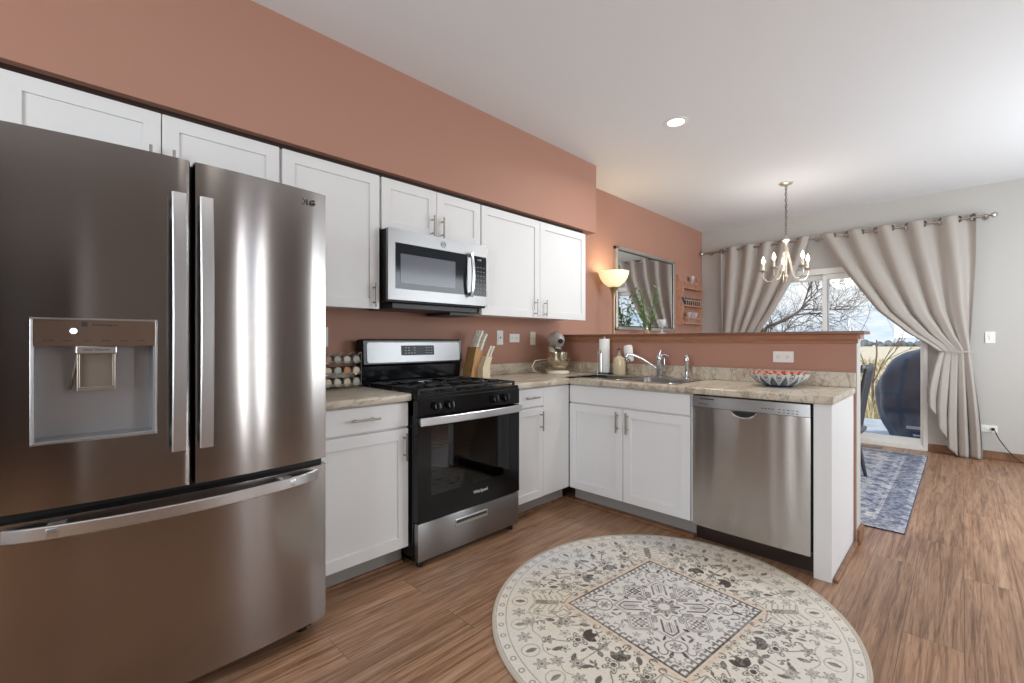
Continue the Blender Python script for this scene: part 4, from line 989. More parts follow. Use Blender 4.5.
# ================================================================== CEILING LIGHTS
def downlight(x, y, label, e):
    t = thing('recessed_light', label, 'ceiling light', (x, y, ZC), )
    bm = BM(); add_lathe(bm, [(.058, -.001), (.062, -.006), (.084, -.004), (.086, 0)], (x, y, ZC), 36); obj('trim_ring', bm, M['whitep'], t, smooth=True)
    bm = BM(); add_lathe(bm, [(0, -.002), (.059, -.002), (.059, 0)], (x, y, ZC), 30); obj('lens', bm, mat('downlight_lens', (255, 250, 240), .5, emit=(255, 247, 232), estr=4), t)
    light('downlight_beam', 'AREA', (x, y, ZC-.012), e, (1, .98, .95), shape='DISK', size=.12, spread=math.radians(160))
downlight(3.169, -1.221, 'round white recessed ceiling light above the sink counter', 10)
# added flush dome light, unseen above the camera, to fill the kitchen
t = thing('added_ceiling_fill', 'added frosted dome fill light, out of view on the kitchen ceiling', 'ceiling light', (.75, -2.55, ZC))
bm = BM(); add_lathe(bm, [(0, 0), (.20, 0), (.20, -.02), (.19, -.03), (0, -.03)], (.75, -2.55, ZC), 32); obj('base_ring', bm, M['nickel'], t, smooth=True)
bm = BM(); add_lathe(bm, [(.185, -.03), (.17, -.07), (.12, -.105), (.06, -.12), (0, -.124)], (.75, -2.55, ZC), 32); obj('dome', bm, mat('added_fill_dome', (250, 248, 240), .5, emit=(255, 251, 247), estr=12), t, smooth=True)
# chandelier
cx_, cy_ = 5.17, -1.437
t = thing('chandelier', 'five-arm nickel candle chandelier hanging on a chain', 'chandelier', (cx_, cy_, ZC))
M['chn'] = mat('brushed_nickel_warm', (216, 208, 192), .35, .7)
bm = BM(); add_lathe(bm, [(0, 0), (.062, 0), (.062, -.006), (.050, -.018), (.012, -.028), (0, -.028)], (cx_, cy_, ZC), 28); obj('canopy', bm, M['chn'], t, smooth=True)
bm = BM(); z = ZC-.03; i = 0
while z > 2.25:
    pts = []
    for k in range(12):
        a = 2*PI*k/12; u = .0095*math.cos(a); v = .019*math.sin(a)
        pts.append((cx_+(u if i % 2 else 0), cy_+(0 if i % 2 else u), z-.019+v))
    add_tube(bm, pts, .0025, 6, closed=True); z -= .030; i += 1
add_tube(bm, [(cx_+.006*math.sin(j*1.7), cy_+.006*math.cos(j*1.7), ZC-.03-j*.02) for j in range(int((ZC-.03-2.25)/.02)+1)], .002, 5)
obj('chain', bm, mat('dark_nickel', (110, 104, 96), .35, 1), t, smooth=True)
bm = BM(); add_lathe(bm, [(0, 2.255), (.006, 2.25), (.008, 2.23), (.030, 2.215), (.034, 2.20), (.014, 2.18), (.012, 2.14), (.024, 2.12), (.026, 2.09), (.012, 2.07), (.010, 1.86), (.020, 1.845), (.022, 1.83), (.010, 1.81), (.006, 1.79), (0, 1.785)], (cx_, cy_, 0), 20); obj('stem', bm, M['chn'], t, smooth=True)
M['bulb'] = mat('candle_bulb', (255, 248, 230), .3, emit=(255, 238, 205), estr=7)
for k in range(5):
    a = 2*PI*k/5+.35; ux, uy = math.cos(a), math.sin(a)
    prof_ = [(.018, 2.10), (.035, 2.02), (.055, 1.93), (.085, 1.845), (.125, 1.80), (.17, 1.80), (.20, 1.835), (.212, 1.875), (.205, 1.905)]
    pts = []
    for i in range(len(prof_)-1):
        for j in range(3):
            s_ = j/3; pts.append((cx_+ux*(prof_[i][0]*(1-s_)+prof_[i+1][0]*s_), cy_+uy*(prof_[i][0]*(1-s_)+prof_[i+1][0]*s_), prof_[i][1]*(1-s_)+prof_[i+1][1]*s_))
    pts.append((cx_+ux*.205, cy_+uy*.205, 1.905))
    bm = BM(); add_tube(bm, pts, .006, 8); arm = obj('arm', bm, M['chn'], t, smooth=True)
    px, py = cx_+ux*.205, cy_+uy*.205
    bm = BM(); add_lathe(bm, [(0, 1.895), (.012, 1.895), (.036, 1.91), (.040, 1.918), (.034, 1.914), (0, 1.905)], (px, py, 0), 20); obj('drip_cup', bm, M['chn'], arm, smooth=True)
    bm = BM(); add_cyl(bm, (px, py, 1.905), (px, py, 1.985), .010, seg=14); obj('candle_sleeve', bm, M['cream'], arm, smooth=True)
    bm = BM(); add_lathe(bm, [(0, 1.985), (.009, 1.985), (.017, 2.01), (.013, 2.03), (.005, 2.052), (0, 2.064)], (px, py, 0), 14); obj('candle_bulb', bm, M['bulb'], arm, smooth=True)
light('chandelier_glow', 'POINT', (cx_, cy_, 2.10), 9, (1, .94, .86), shadow_soft_size=.15)
# ================================================================== CURTAINS
M['grommet'] = mat('dark_nickel_grommet', (118, 112, 106), .3, 1)
M['curtain'] = mat('taupe_curtain_fabric', (190, 180, 169), .6, spec=.35, bump=.15, bscale=600, sheen=.25)
RODX, RODZ = 6.535, 2.44
t = thing('curtain_rod', 'brushed metal curtain rod with round finials above the patio door', 'curtain rod', (RODX, -1.5, RODZ))
bm = BM(); add_cyl(bm, (RODX, -.06, RODZ), (RODX, -2.90, RODZ), .012, seg=14); obj('rod', bm, mat('rod_metal', (176, 164, 152), .3, 1), t, smooth=True)
for y, s_ in ((-.045, 1), (-2.915, -1)):
    bm = BM(); add_lathe(bm, [(0, -.03), (.014, -.028), (.016, -.018), (.024, -.012), (.030, 0), (.024, .018), (.012, .026), (0, .028)], (0, 0, 0), 20)
    bmesh.ops.rotate(bm, verts=bm.verts, cent=(0, 0, 0), matrix=Matrix.Rotation(s_*-PI/2, 3, 'X')); bmesh.ops.translate(bm, verts=bm.verts, vec=(RODX, y, RODZ)); obj('finial', bm, M['chrome'], t, smooth=True)
for y in (-.14, -1.42, -2.86):
    bm = BM(); add_cyl(bm, (XR, y, RODZ), (XR-.008, y, RODZ), .026); add_cyl(bm, (XR, y, RODZ), (RODX, y, RODZ), .008); add_torus(bm, (RODX, y, RODZ), .014, .005, 'Y' if 0 else 'Y'); obj('bracket', bm, M['nickel'], t, smooth=True)
def interp(x, xs_, ys_): return float(np.interp(x, xs_, ys_))
def curtain(label, ytop, ytie, ybot, inner, outer, hemf, nf, sgn, seed, ztie=1.08):
    """ytop=(outer,inner); inner/outer = [(z,y)...] for the two edges above the tie"""
    t = thing('curtain', label, 'curtain', (RODX, (ytop[0]+ytop[1])/2, RODZ), 'taupe curtains at the patio door')
    NU, NV = 280, 110; bm = BM(); grid = []; rr = random.Random(seed)
    iz = [p[0] for p in inner][::-1]; iy = [p[1] for p in inner][::-1]
    oz = [p[0] for p in outer][::-1]; oy = [p[1] for p in outer][::-1]
    # uneven folds: fold phase and depth vary from fold to fold
    kn_ = nf*2+1; dep = [rr.uniform(.7, 1.25) for _ in range(kn_+1)]; shf = [rr.uniform(-.35, .35) for _ in range(kn_+1)]
    us = np.linspace(0, 1, kn_+1)
    for v in range(NV+1):
        row = []; f = v/NV
        for u in range(NU+1):
            s_ = u/NU; hem = hemf(s_); zt = RODZ+.045
            d_ = float(np.interp(s_, us, dep)); sh = float(np.interp(s_, us, shf))
            if f < .62:
                k = f/.62; z = zt+(ztie-zt)*k
                yi = interp(z, iz, iy); yo = interp(z, oz, oy)
                # top: regular grommet waves; below: irregular soft folds
                ph = 2*PI*nf*s_+sh*2.2*min(1, k*2)
                amp = (.040*(1-k)+.030*k*d_)
                w = math.sin(ph); w = w*(1-.25*k)+.25*k*math.sin(2.1*ph+seed)
                x = RODX+amp*w*(1-.35*max(0, k-.7)/.3)
                x -= .05*math.sin(PI*k)*s_
                z2 = z-(.10*math.sin(PI*k)**1.2)*4*s_*(1-s_)*.55*(abs(ytop[1]-ytop[0])/1.3)
                sp = s_
                y = yo+(yi-yo)*sp+sgn*.012*math.cos(ph)*(.4+k)
            else:
                k = (f-.62)/.38; z2 = ztie+(hem-ztie)*k; kk = 1-(1-k)**1.6
                yo = ytie[0]+(ybot[0]-ytie[0])*kk; yi = ytie[1]+(ybot[1]-ytie[1])*min(1, kk*1.15)
                ph = 2*PI*nf*s_+sh*2.2+.5*k*math.sin(3*s_*PI)
                amp = (.0195+.030*min(1, k*1.6))*d_
                x = RODX+amp*(math.sin(ph)*.8+.2*math.sin(2.1*ph+seed))-.02*min(1, k*2)*s_
                y = yo+(yi-yo)*s_+sgn*.014*math.cos(ph)
            row.append(bm.verts.new((x, y, z2)))
        grid.append(row)
    for a, b in zip(grid, grid[1:]):
        for i in range(NU): bm.faces.new((a[i], a[i+1], b[i+1], b[i]))
    o = obj('fabric_panel', bm, M['curtain'], t, recalc=False)
    o.data.polygons.foreach_set('use_smooth', [True]*len(o.data.polygons))
    sm = o.modifiers.new('thickness', 'SOLIDIFY'); sm.thickness = .003
    for i in range(nf*2):
        s_ = min(max(i*.5/nf, .02), .985); y = ytop[0]+(ytop[1]-ytop[0])*s_
        bm = BM(); add_torus(bm, (RODX, y, RODZ), .029, .0075, 'Y', 22, 8)
        bmesh.ops.rotate(bm, verts=bm.verts, cent=(RODX, y, RODZ), matrix=Matrix.Rotation(-.75*(-1)**i, 3, 'Z')); obj('grommet', bm, M['grommet'], t, smooth=True)
    ya, yb = ytie; bm = BM(); n0 = 28; rings = []
    for i in range(n0):
        a = 2*PI*i/n0; p = (RODX-.005+.050*math.cos(a), (ya+yb)/2+(abs(ya-yb)/2+.012)*math.sin(a), ztie); rings.append([bm.verts.new((p[0], p[1], p[2]+dz)) for dz in (-.007, .007)])
    for i in range(n0): a, b = rings[i], rings[(i+1) % n0]; bm.faces.new((a[0], b[0], b[1], a[1]))
    tb = obj('tieback', bm, M['curtain'], t); sm = tb.modifiers.new('thickness', 'SOLIDIFY'); sm.thickness = .004
    return t
M['curtain'] = mat('taupe_curtain_fabric', (172, 164, 156), .48, spec=.5, bump=.12, bscale=600, sheen=.2)
curtain('taupe grommet curtain tied back at the right side of the patio door', (-2.80, -1.475), (-2.76, -2.53), (-2.850, -2.44),
        [(2.49, -1.47), (2.2, -1.62), (1.96, -1.76), (1.53, -2.03), (1.28, -2.28), (1.16, -2.44), (1.08, -2.53)],
        [(2.49, -2.80), (2.0, -2.80), (1.4, -2.775), (1.08, -2.76)],
        lambda s_: .010 if s_ < .50 else (.10+(s_-.62)/.38*.45 if s_ > .62 else .01+.09*(s_-.5)/.12), 5, 1, 3)
curtain('taupe grommet curtain swept toward the corner at the left side of the patio door', (-.30, -1.345), (-.33, -.58), (-.30, -.62),
        [(2.49, -1.36), (2.2, -1.28), (1.93, -1.16), (1.6, -.98), (1.32, -.80), (1.16, -.64), (1.08, -.58)],
        [(2.49, -.30), (2.0, -.30), (1.4, -.31), (1.08, -.33)],
        lambda s_: .012, 5, -1, 8)
# ================================================================== RUGS
def smooth(e0, e1, x): t_ = np.clip((x-e0)/(e1-e0), 0, 1); return t_*t_*(3-2*t_)
def rug_mesh(name, X, Y, colors, mask, z, m, loc, rz, thick=.006):
    H, Wd = X.shape
    idx = -np.ones(X.shape, int); idx[mask] = np.arange(mask.sum())
    verts = np.c_[X[mask], Y[mask], np.full(mask.sum(), z)]
    q = mask[:-1, :-1] & mask[1:, :-1] & mask[:-1, 1:] & mask[1:, 1:]
    a = idx[:-1, :-1][q]; b = idx[:-1, 1:][q]; c = idx[1:, 1:][q]; d = idx[1:, :-1][q]
    F = np.c_[a, b, c, d]
    me = bpy.data.meshes.new(name); nv, nf = len(verts), len(F)
    me.vertices.add(nv); me.vertices.foreach_set('co', verts.astype('f').ravel())
    me.loops.add(nf*4); me.loops.foreach_set('vertex_index', F.astype('i').ravel())
    me.polygons.add(nf); me.polygons.foreach_set('loop_start', (np.arange(nf)*4).astype('i')); me.polygons.foreach_set('loop_total', np.full(nf, 4, 'i'))
    me.update(calc_edges=True); me.validate()
    ca = me.color_attributes.new('Col', 'FLOAT_COLOR', 'POINT')
    cc = np.c_[colors[mask], np.ones(nv)]; ca.data.foreach_set('color', cc.astype('f').ravel())
    me.materials.append(m); o = bpy.data.objects.new(name, me); COL.objects.link(o); o.location = loc; o.rotation_euler = (0, 0, rz)
    return o
def vnoise(X, Y, s_, seed):
    r = np.random.RandomState(seed); g = r.rand(128, 128); x = X*s_+500; y = Y*s_+500
    xi = np.floor(x).astype(int); yi = np.floor(y).astype(int); fx_ = x-xi; fy_ = y-yi; fx_ = fx_*fx_*(3-2*fx_); fy_ = fy_*fy_*(3-2*fy_)
    G = lambda i, j: g[i % 128, j % 128]
    return (G(xi, yi)*(1-fx_)+G(xi+1, yi)*fx_)*(1-fy_)+(G(xi, yi+1)*(1-fx_)+G(xi+1, yi+1)*fx_)*fy_
RR = .775
step = .0026; g_ = np.arange(-RR, RR+step, step); X, Y = np.meshgrid(g_, g_); Rr = np.hypot(X, Y)
# snap the rim onto the circle so the outline is clean
mask = Rr <= RR+step*.9
k_ = np.where(Rr > RR, RR/np.maximum(Rr, 1e-6), 1); X = X*k_; Y = Y*k_; Rr = np.hypot(X, Y)
ink = np.zeros_like(X)            # 0..1 dark ink
def put(v, s_=1): 
    global ink
    ink = np.maximum(ink, np.clip(v, 0, 1)*s_)
def line(d, w): return 1-smooth(w*.6, w*1.3, np.abs(d))
def fill(d, e=.002): return 1-smooth(-e, e, d)
aX, aY = np.abs(X), np.abs(Y); mx_ = np.maximum(aX, aY); mn_ = np.minimum(aX, aY); di = aX+aY
def seg(x, y, x0, y0, x1, y1, w):
    dx, dy = x1-x0, y1-y0; t_ = np.clip(((x-x0)*dx+(y-y0)*dy)/(dx*dx+dy*dy), 0, 1); return line(np.hypot(x-x0-t_*dx, y-y0-t_*dy), w)
def flower(x, y, r, n, s_=1, ph=0):
    rr = np.hypot(x, y); th = np.arctan2(y, x)+ph; e = r*(.72+.28*np.cos(n*th))
    put(line(rr-e, .0032), s_); put(fill(rr-r*.28), s_); put(line(rr-r*.45, .002), s_*.6)
    put(((rr < r*.75) & (rr > r*.45) & (np.cos(n*th) > .55)).astype(float), s_*.8)
def leafp(x, y, a, L_, w, s_=1):
    c, s2 = math.cos(a), math.sin(a); u = x*c+y*s2; v = -x*s2+y*c
    ww = w*np.sin(np.clip(u/L_, 0, 1)*PI)**.8; put(((np.abs(v) < ww) & (u > 0) & (u < L_)).astype(float), s_)
DM = .432
# diamond frame with teeth
put(line(di-DM, .0075)); 
tp = (X-Y) if True else X
dv = np.where(X*Y > 0, X-Y, X+Y)      # coordinate along the diamond's edges
teeth = (np.mod(dv, .044) < .015) & (di < DM-.006) & (di > DM-.040+.012*np.sin(dv*90)); put(teeth.astype(float), .85)
teeth = (np.mod(dv+.02, .044) < .026) & (di < DM-.026) & (di > DM-.040); put(teeth.astype(float), .8)
# outer flecks of the frame
fl = (np.mod(dv, .05) < .022) & (di > DM+.018) & (di < DM+.034); warm = fl.astype(float)
# central medallion
th = np.arctan2(Y, X)
put(line(Rr-.030, .003), .7); put(((Rr > .034) & (Rr < .062+.012*np.cos(8*th))).astype(float)*(.45+.55*(np.cos(16*th) > -.2)), .9); put(line(Rr-(.082+.014*np.cos(8*th)), .003), .9)
for k in range(4):                                        # arms to the diamond corners
    c, s2 = math.cos(k*PI/2), math.sin(k*PI/2); u = X*c+Y*s2; v = -X*s2+Y*c; av = np.abs(v)
    d_ = np.maximum(av*1.0-.030, (u-.205)+av*.9); put(line(d_, .0045)*(u > .095)); put(fill(np.maximum(av-.012, np.abs(u-.15)-.035))*(np.mod(av, .008) < .0045), .9)
    put(line(np.maximum(av-.018, np.abs(u-.165)-.03), .002), .7)
    for sg in (-1, 1):
        flower(u-.095, v-sg*.058, .021, 2, .85); leafp(u-.155, v-sg*.05, sg*.9, .035, .007); leafp(u-.205, v-sg*.03, sg*.4, .035, .006)
    flower(u-.27, v, .024, 6, .9); put(line(np.hypot(u-.27, v*.8)-.036, .0028), .8)
    for sg in (-1, 1):
        leafp(u-.30, v-sg*.016, sg*.5, .045, .008); leafp(u-.245, v-sg*.055, sg*2.4, .04, .007, .9); put(line(np.hypot(u-.30, v-sg*.055)-.018, .003)*(u > .29), .8); put(line(np.hypot(u-.345, v-sg*.03)-.012, .0028), .7)
    # diagonal medallion outline running between the boxes
    for sg in (-1, 1):
        put(seg(u, v*sg, .225, .0, .145, .085, .0022), .7); put(seg(u, v*sg, .232, .0, .152, .092, .0018), .5)
    # boxes on the diagonals
    c, s2 = math.cos(k*PI/2+PI/4), math.sin(k*PI/2+PI/4); bx_ = c*.172; by_ = s2*.172; u = X-bx_; v = Y-by_
    q = np.maximum(np.abs(u)*1.0, np.abs(v)*1.0); q2 = np.maximum(q, (np.abs(u)+np.abs(v))*.62)
    put(line(q2-.052, .0022), .7); put(line(q2-.044, .0022), .9); put(fill(q-.036)*((np.mod(u*1.0+.5, .026) < .013) ^ (np.mod(v+.5, .024) < .012)), .95)
    put(line(np.hypot(u, v)-.016, .003), .9)
    for sg in (-1, 1):
        uu, vv = X*c+Y*s2, -X*s2+Y*c
        flower(uu-.250, vv-sg*.04, .016, 5, .6)
# outer field: palmettes, stems, corner sprays, repeated by quadrant
rs_ = np.random.RandomState(11)
for k in range(4):
    c, s2 = math.cos(k*PI/2), math.sin(k*PI/2); u = X*c+Y*s2; v = -X*s2+Y*c
    # dark bar palmette on the axis
    put(fill(np.maximum(np.abs(u-.535)-.055, np.abs(v)-.017))*(.55+.45*(np.sin(u*330)*np.sin(v*330) > 0)), .9)
    for sg in (-1, 1):
        for j in range(6): put(seg(u, v*sg, .46+j*.026, .022, .475+j*.026, .055, .0028), .6)
        put(seg(u, v*sg, .45, .02, .42, .075, .0026), .7); put(seg(u, v*sg, .42, .075, .50, .115, .0026), .6); put(seg(u, v*sg, .50, .115, .62, .085, .0026), .6)
        flower(u-.47, v-sg*.155, .026, 4, .9); flower(u-.60, v-sg*.15, .030, 6, .8)
    c, s2 = math.cos(k*PI/2+PI/4), math.sin(k*PI/2+PI/4); u = X*c+Y*s2; v = -X*s2+Y*c
    for sg in (-1, 1):
        vv = v*sg
        uu2, vv2 = u-.455, vv-.095
        flower(uu2, vv2, .044, 5, 1, .5)
        for a in (-2.6, -1.9, -3.3): leafp(uu2+.03, vv2+.0, a, .062, .016)
        put(seg(u, vv, .345, .065, .43, .09, .003), .9); put(seg(u, vv, .36, .085, .375, .055, .0028), .8); put(seg(u, vv, .38, .09, .395, .06, .0028), .8)
        put(seg(u, vv, .49, .11, .53, .16, .0028), .8); flower(u-.545, vv-.175, .024, 5, .9); leafp(u-.53, vv-.10, .4, .05, .011, .9)
        flower(u-.41, vv-.215, .036, 5, .95, 1.0); put(seg(u, vv, .41, .18, .36, .135, .003), .8); leafp(u-.38, vv-.165, -2.2, .05, .012, .9); leafp(u-.44, vv-.25, .9, .05, .012, .9)
        put(line(np.maximum(np.abs(u-.385), np.abs(vv-.265)*1.2)-.028, .0026), .8)
        flower(u-.60, vv-.06, .026, 6, .7); leafp(u-.56, vv-.02, 2.6, .05, .010, .9)
    flower(u-.55, v, .030, 6, .9); put(seg(u, v, .36, 0, .52, 0, .0026), .8)
    flower(u-.41, v, .026, 4, .95)
    for sg in (-1, 1): leafp(u-.44, v, sg*1.2, .045, .010, .9)
# border: rosette ring, guard stripes
put(line(Rr-.605+.010*np.cos(28*th), .0022), .55); put(line(Rr-.718, .0022), .6); put(line(Rr-.762, .0028), .55)
n = 24
tl = (np.mod(th/(2*PI)*n, 1)-.5)*(2*PI/n); flower(Rr*np.sin(tl), Rr*np.cos(tl)-.660, .030, 6, .75)
tl2 = (np.mod(th/(2*PI)*n+.5, 1)-.5)*(2*PI/n); leafp(Rr*np.sin(tl2), Rr*np.cos(tl2)-.635, PI/2, .05, .011, .8); put(line(np.hypot(Rr*np.sin(tl2), Rr*np.cos(tl2)-.662)-.036, .0022), .5)
n = 64; tl3 = (np.mod(th/(2*PI)*n, 1)-.5)*(2*PI/n); put(line(np.hypot(Rr*np.sin(tl3), Rr*np.cos(tl3)-.740)-.010, .003), .65)
def local(cx0, cy0, R0):
    i0 = max(0, int((cy0-R0+RR)/step)); i1 = int((cy0+R0+RR)/step)+1; j0 = max(0, int((cx0-R0+RR)/step)); j1 = int((cx0+R0+RR)/step)+1
    return slice(i0, i1), slice(j0, j1)
placed = 0
for att in range(900):
    a0 = rs_.uniform(0, PI/2); r0_ = rs_.uniform(.10, .60); px0_, py0_ = r0_*math.cos(a0), r0_*math.sin(a0); sz = rs_.uniform(.012, .024)
    sl = local(px0_, py0_, sz*1.1)
    if ink[sl].size == 0 or ink[sl].mean() > .10 or abs(px0_+py0_-DM) < .03: continue
    kind = rs_.randint(4); ang = rs_.uniform(0, 2*PI)
    for k in range(4):
        c, s2 = math.cos(k*PI/2), math.sin(k*PI/2); qx, qy = px0_*c-py0_*s2, px0_*s2+py0_*c; sl = local(qx, qy, sz*1.6)
        x, y = X[sl]-qx, Y[sl]-qy; ca_, sa_ = math.cos(ang+k*PI/2), math.sin(ang+k*PI/2); u, v = x*ca_+y*sa_, -x*sa_+y*ca_; rr_ = np.hypot(u, v); tt_ = np.arctan2(v, u)
        if kind == 0: o_ = line(rr_-sz*(.7+.3*np.cos(5*tt_)), .0026)+(rr_ < sz*.3)
        elif kind == 1: o_ = ((np.abs(v) < sz*.35*np.sin(np.clip(u/sz/2+.5, 0, 1)*PI)) & (np.abs(u) < sz)).astype(float)
        elif kind == 2: o_ = line(rr_-sz*.7, .003)*(tt_ > -1.6)+line(np.hypot(u-sz*.5, v)-sz*.3, .0026)
        else: o_ = ((rr_ < sz*(.45+.45*np.cos(3*tt_)))).astype(float)
        ink[sl] = np.maximum(ink[sl], np.clip(o_, 0, 1)*.9)
    placed += 1
wear = np.clip(.62+.95*(vnoise(X, Y, 9, 1)*.45+vnoise(X, Y, 40, 2)*.3+vnoise(X, Y, 170, 3)*.5-.30), .25, 1)
ink = ink*wear
base = np.array(lin((230, 221, 206))); cool = np.array(lin((222, 220, 218))); warmc = np.array(lin((224, 206, 176))); dark = np.array(lin((84, 76, 72))); peach = np.array(lin((208, 176, 146)))
w1 = np.clip(vnoise(X, Y, 2.3, 5)*1.6-.3, 0, 1)[..., None]; w2 = np.clip(vnoise(X, Y, 2.0, 8)*1.8-.8, 0, 1)[..., None]
inner = (di < DM)[..., None]
cbase = base*(1-w1)+cool*w1; cbase = cbase*(1-w2*.6)+warmc*w2*.6; cbase = np.where(inner, cbase*.45+cool*.55, cbase)
cbase = cbase*(.90+.16*vnoise(X, Y, 260, 9))[..., None]
pz = (np.clip(1-np.abs(di-DM-.03)/.035, 0, 1)*.45)[..., None]; cbase = cbase*(1-pz)+peach*pz
cbase = cbase*(1-.35*warm[..., None])+peach*.35*warm[..., None]
colr_ = cbase*(1-ink[..., None])+dark*ink[..., None]
rim = (Rr > .768)[..., None]; colr_ = np.where(rim, np.array(lin((196, 186, 172))), colr_)
rc = (1.900, -1.755)
rug = thing('round_rug', 'large round cream oriental rug with diamond medallion on kitchen floor', 'rug', (rc[0], rc[1], 0), rz=0)
rug.scale = (.787/RR, .722/RR, 1)
rz_ = math.radians(45-6.7); X, Y = X*math.cos(rz_)-Y*math.sin(rz_), X*math.sin(rz_)+Y*math.cos(rz_)
pile = rug_mesh('pile', X, Y, colr_, mask, .009, attr_mat('rug_pile', .95, .35, 420), (0, 0, 0), 0); pile.parent = rug
bm = BM(); add_lathe(bm, [(0, .0005), (RR-.002, .0005), (RR+.004, .003), (RR+.003, .008), (RR-.003, .0105), (RR-.010, .0086)], (0, 0, 0), 160); obj('bound_edge', bm, mat('rug_binding', (190, 180, 164), .9), rug, smooth=True, local=True)
# dining rug
DX0, DX1, DYa, DYb = 3.665, 6.30, -2.44, -.42
sx__ = .006; gx = np.arange(DX0, DX1, sx__); gy = np.arange(DYa, DYb, sx__); X, Y = np.meshgrid(gx, gy)
ed = np.minimum(np.minimum(X-DX0, DX1-X), np.minimum(Y-DYa, DYb-Y))
P = np.zeros(X.shape)
v1 = vnoise(X, Y, 34, 3); v2 = vnoise(X*1.6, Y*.8, 75, 4); v3 = vnoise(X, Y*1.0, 150, 6); v4 = vnoise(X, Y, 4, 7)
P = .24*v1+.36*v2+.30*v3+.14*v4
navy = np.array(lin((76, 88, 114))); mid_ = np.array(lin((130, 138, 158))); lite = np.array(lin((206, 204, 206))); 
def mixc(a, b, t_): return a*(1-t_[..., None])+b*t_[..., None]
C0 = mixc(mid_, lite, np.clip((P-.42)*4.0, 0, 1)); C0 = mixc(C0, navy, np.clip((.50-P)*4.5, 0, 1)*.75)
bord = ((ed > .03) & (ed < .15)).astype(float)*.75; C0 = mixc(C0, navy, bord*np.clip(1.25-P*1.1, 0, 1))
for e0 in (.155, .17, .30, .315): C0 = mixc(C0, lite, (np.abs(ed-e0) < .005).astype(float)*.4)
mot = (np.sin(X*38)*np.sin(Y*38) > .45).astype(float)*((ed > .17) & (ed < .30)); C0 = mixc(C0, navy, mot*.6)
mot = (np.abs(np.sin(X*17)+np.sin(Y*17)) < .22).astype(float)*(ed > .32); C0 = mixc(C0, lite, mot*.6)
mot = (np.abs(np.sin(X*17+1.5)*np.sin(Y*17+1.5)) > .7).astype(float)*(ed > .32); C0 = mixc(C0, navy, mot*.5)
drug = thing('dining_rug', 'rectangular distressed blue and grey rug under the dining chair', 'rug', ((DX0+DX1)/2, (DYa+DYb)/2, 0))
pile = rug_mesh('pile', X-(DX0+DX1)/2, Y-(DYa+DYb)/2, C0, np.ones(X.shape, bool), .008, attr_mat('blue_rug_pile', .95, .3, 400), (0, 0, 0), 0); pile.parent = drug
bm = BM(); add_box(bm, (DX0-.003, DYa-.003, .0005), (DX1+.003, DYb+.003, .0072)); obj('backing', bm, mat('rug_backing', (60, 72, 96), .9), drug)
# ================================================================== DINING CHAIR AND TABLE
t = chair_t = thing('dining_chair', 'dark grey slat-back dining chair on the blue rug', 'chair', (4.80, -1.92, .008))
M['chair'] = mat('dark_grey_chair_paint', (70, 74, 80), .32)
bx0, bx1 = 4.60, 5.00
bm = BM()
pts = rrect(4.80, -1.94, .42, .41, .09); a = loop(bm, pts, .430); b = loop(bm, [(4.80+(x-4.80)*1.0, y) for x, y in pts], .452); c = loop(bm, [(4.80+(x-4.80)*.94, -1.94+(y+1.94)*.94) for x, y in pts], .458); bridge(bm, a, b); bridge(bm, b, c); bm.faces.new(a[::-1]); bm.faces.new(c)
obj('seat', bm, M['chair'], t, smooth=True)
for sx2 in (-1, 1):
    x = 4.80+sx2*.15; xt = 4.80+sx2*.19
    bm = BM(); add_tube(bm, [(x, -2.06, .435), (4.80+sx2*.17, -2.09, .22), (xt, -2.13, .008)], 0, 12, rs=[.014, .019, .013]); obj('leg', bm, M['chair'], t, smooth=True)
    bm = BM(); add_tube(bm, [(x, -1.80, .435), (4.80+sx2*.17, -1.775, .22), (xt, -1.745, .008)], 0, 12, rs=[.014, .019, .013]); obj('leg', bm, M['chair'], t, smooth=True)
bm = BM(); add_cyl(bm, (4.64, -2.08, .20), (4.64, -1.785, .20), .009); add_cyl(bm, (4.96, -2.08, .20), (4.96, -1.785, .20), .009); add_cyl(bm, (4.64, -1.93, .20), (4.96, -1.93, .20), .009); obj('stretcher', bm, M['chair'], t, smooth=True)
for i in range(7):
    s_ = (i-3)/3
    if abs(s_) < .99:
        bm = BM(); add_tube(bm, [(4.80+s_*.145, -2.105, .45), (4.80+s_*.16, -2.13, .68), (4.80+s_*.17, -2.172, .93)], 0, 8, rs=[.006, .008, .006]); obj('spindle', bm, M['chair'], t, smooth=True)
for sx2 in (-1, 1):
    bm = BM(); add_tube(bm, [(4.80+sx2*.175, -2.10, .445), (4.80+sx2*.185, -2.128, .68), (4.80+sx2*.198, -2.178, .965)], 0, 12, rs=[.013, .016, .012]); obj('back_post', bm, M['chair'], t, smooth=True)
bm = BM()
pts = [(4.80+.225*math.sin(a_)*1.0, -2.185+.03*(1-abs(math.cos(a_)))*1.2+.0, .965) for a_ in np.linspace(-PI/2, PI/2, 13)]
add_sweep(bm, pts, .065, .018, (0, -.2, 1)); obj('top_rail', bm, M['chair'], t, smooth=True)
chair_t.location.y += .035
t = thing('dining_table', 'round dark wooden pedestal dining table under the chandelier', 'table', (5.05, -1.35, .008))
bm = BM(); add_lathe(bm, [(0, .715), (.45, .715), (.52, .73), (.53, .745), (.52, .755), (0, .755)], (5.05, -1.35, .008), 48); obj('tabletop', bm, M['capwood'], t, smooth=True)
bm = BM(); add_lathe(bm, [(0, .02), (.28, .02), (.27, .05), (.08, .10), (.05, .2), (.06, .5), (.045, .62), (.12, .70), (0, .715)], (5.05, -1.35, .0), 32); add_lathe(bm, [(0, .0085), (.28, .0085), (.28, .03), (0, .03)], (5.05, -1.35, 0), 32); obj('pedestal', bm, M['capwood'], t, smooth=True)
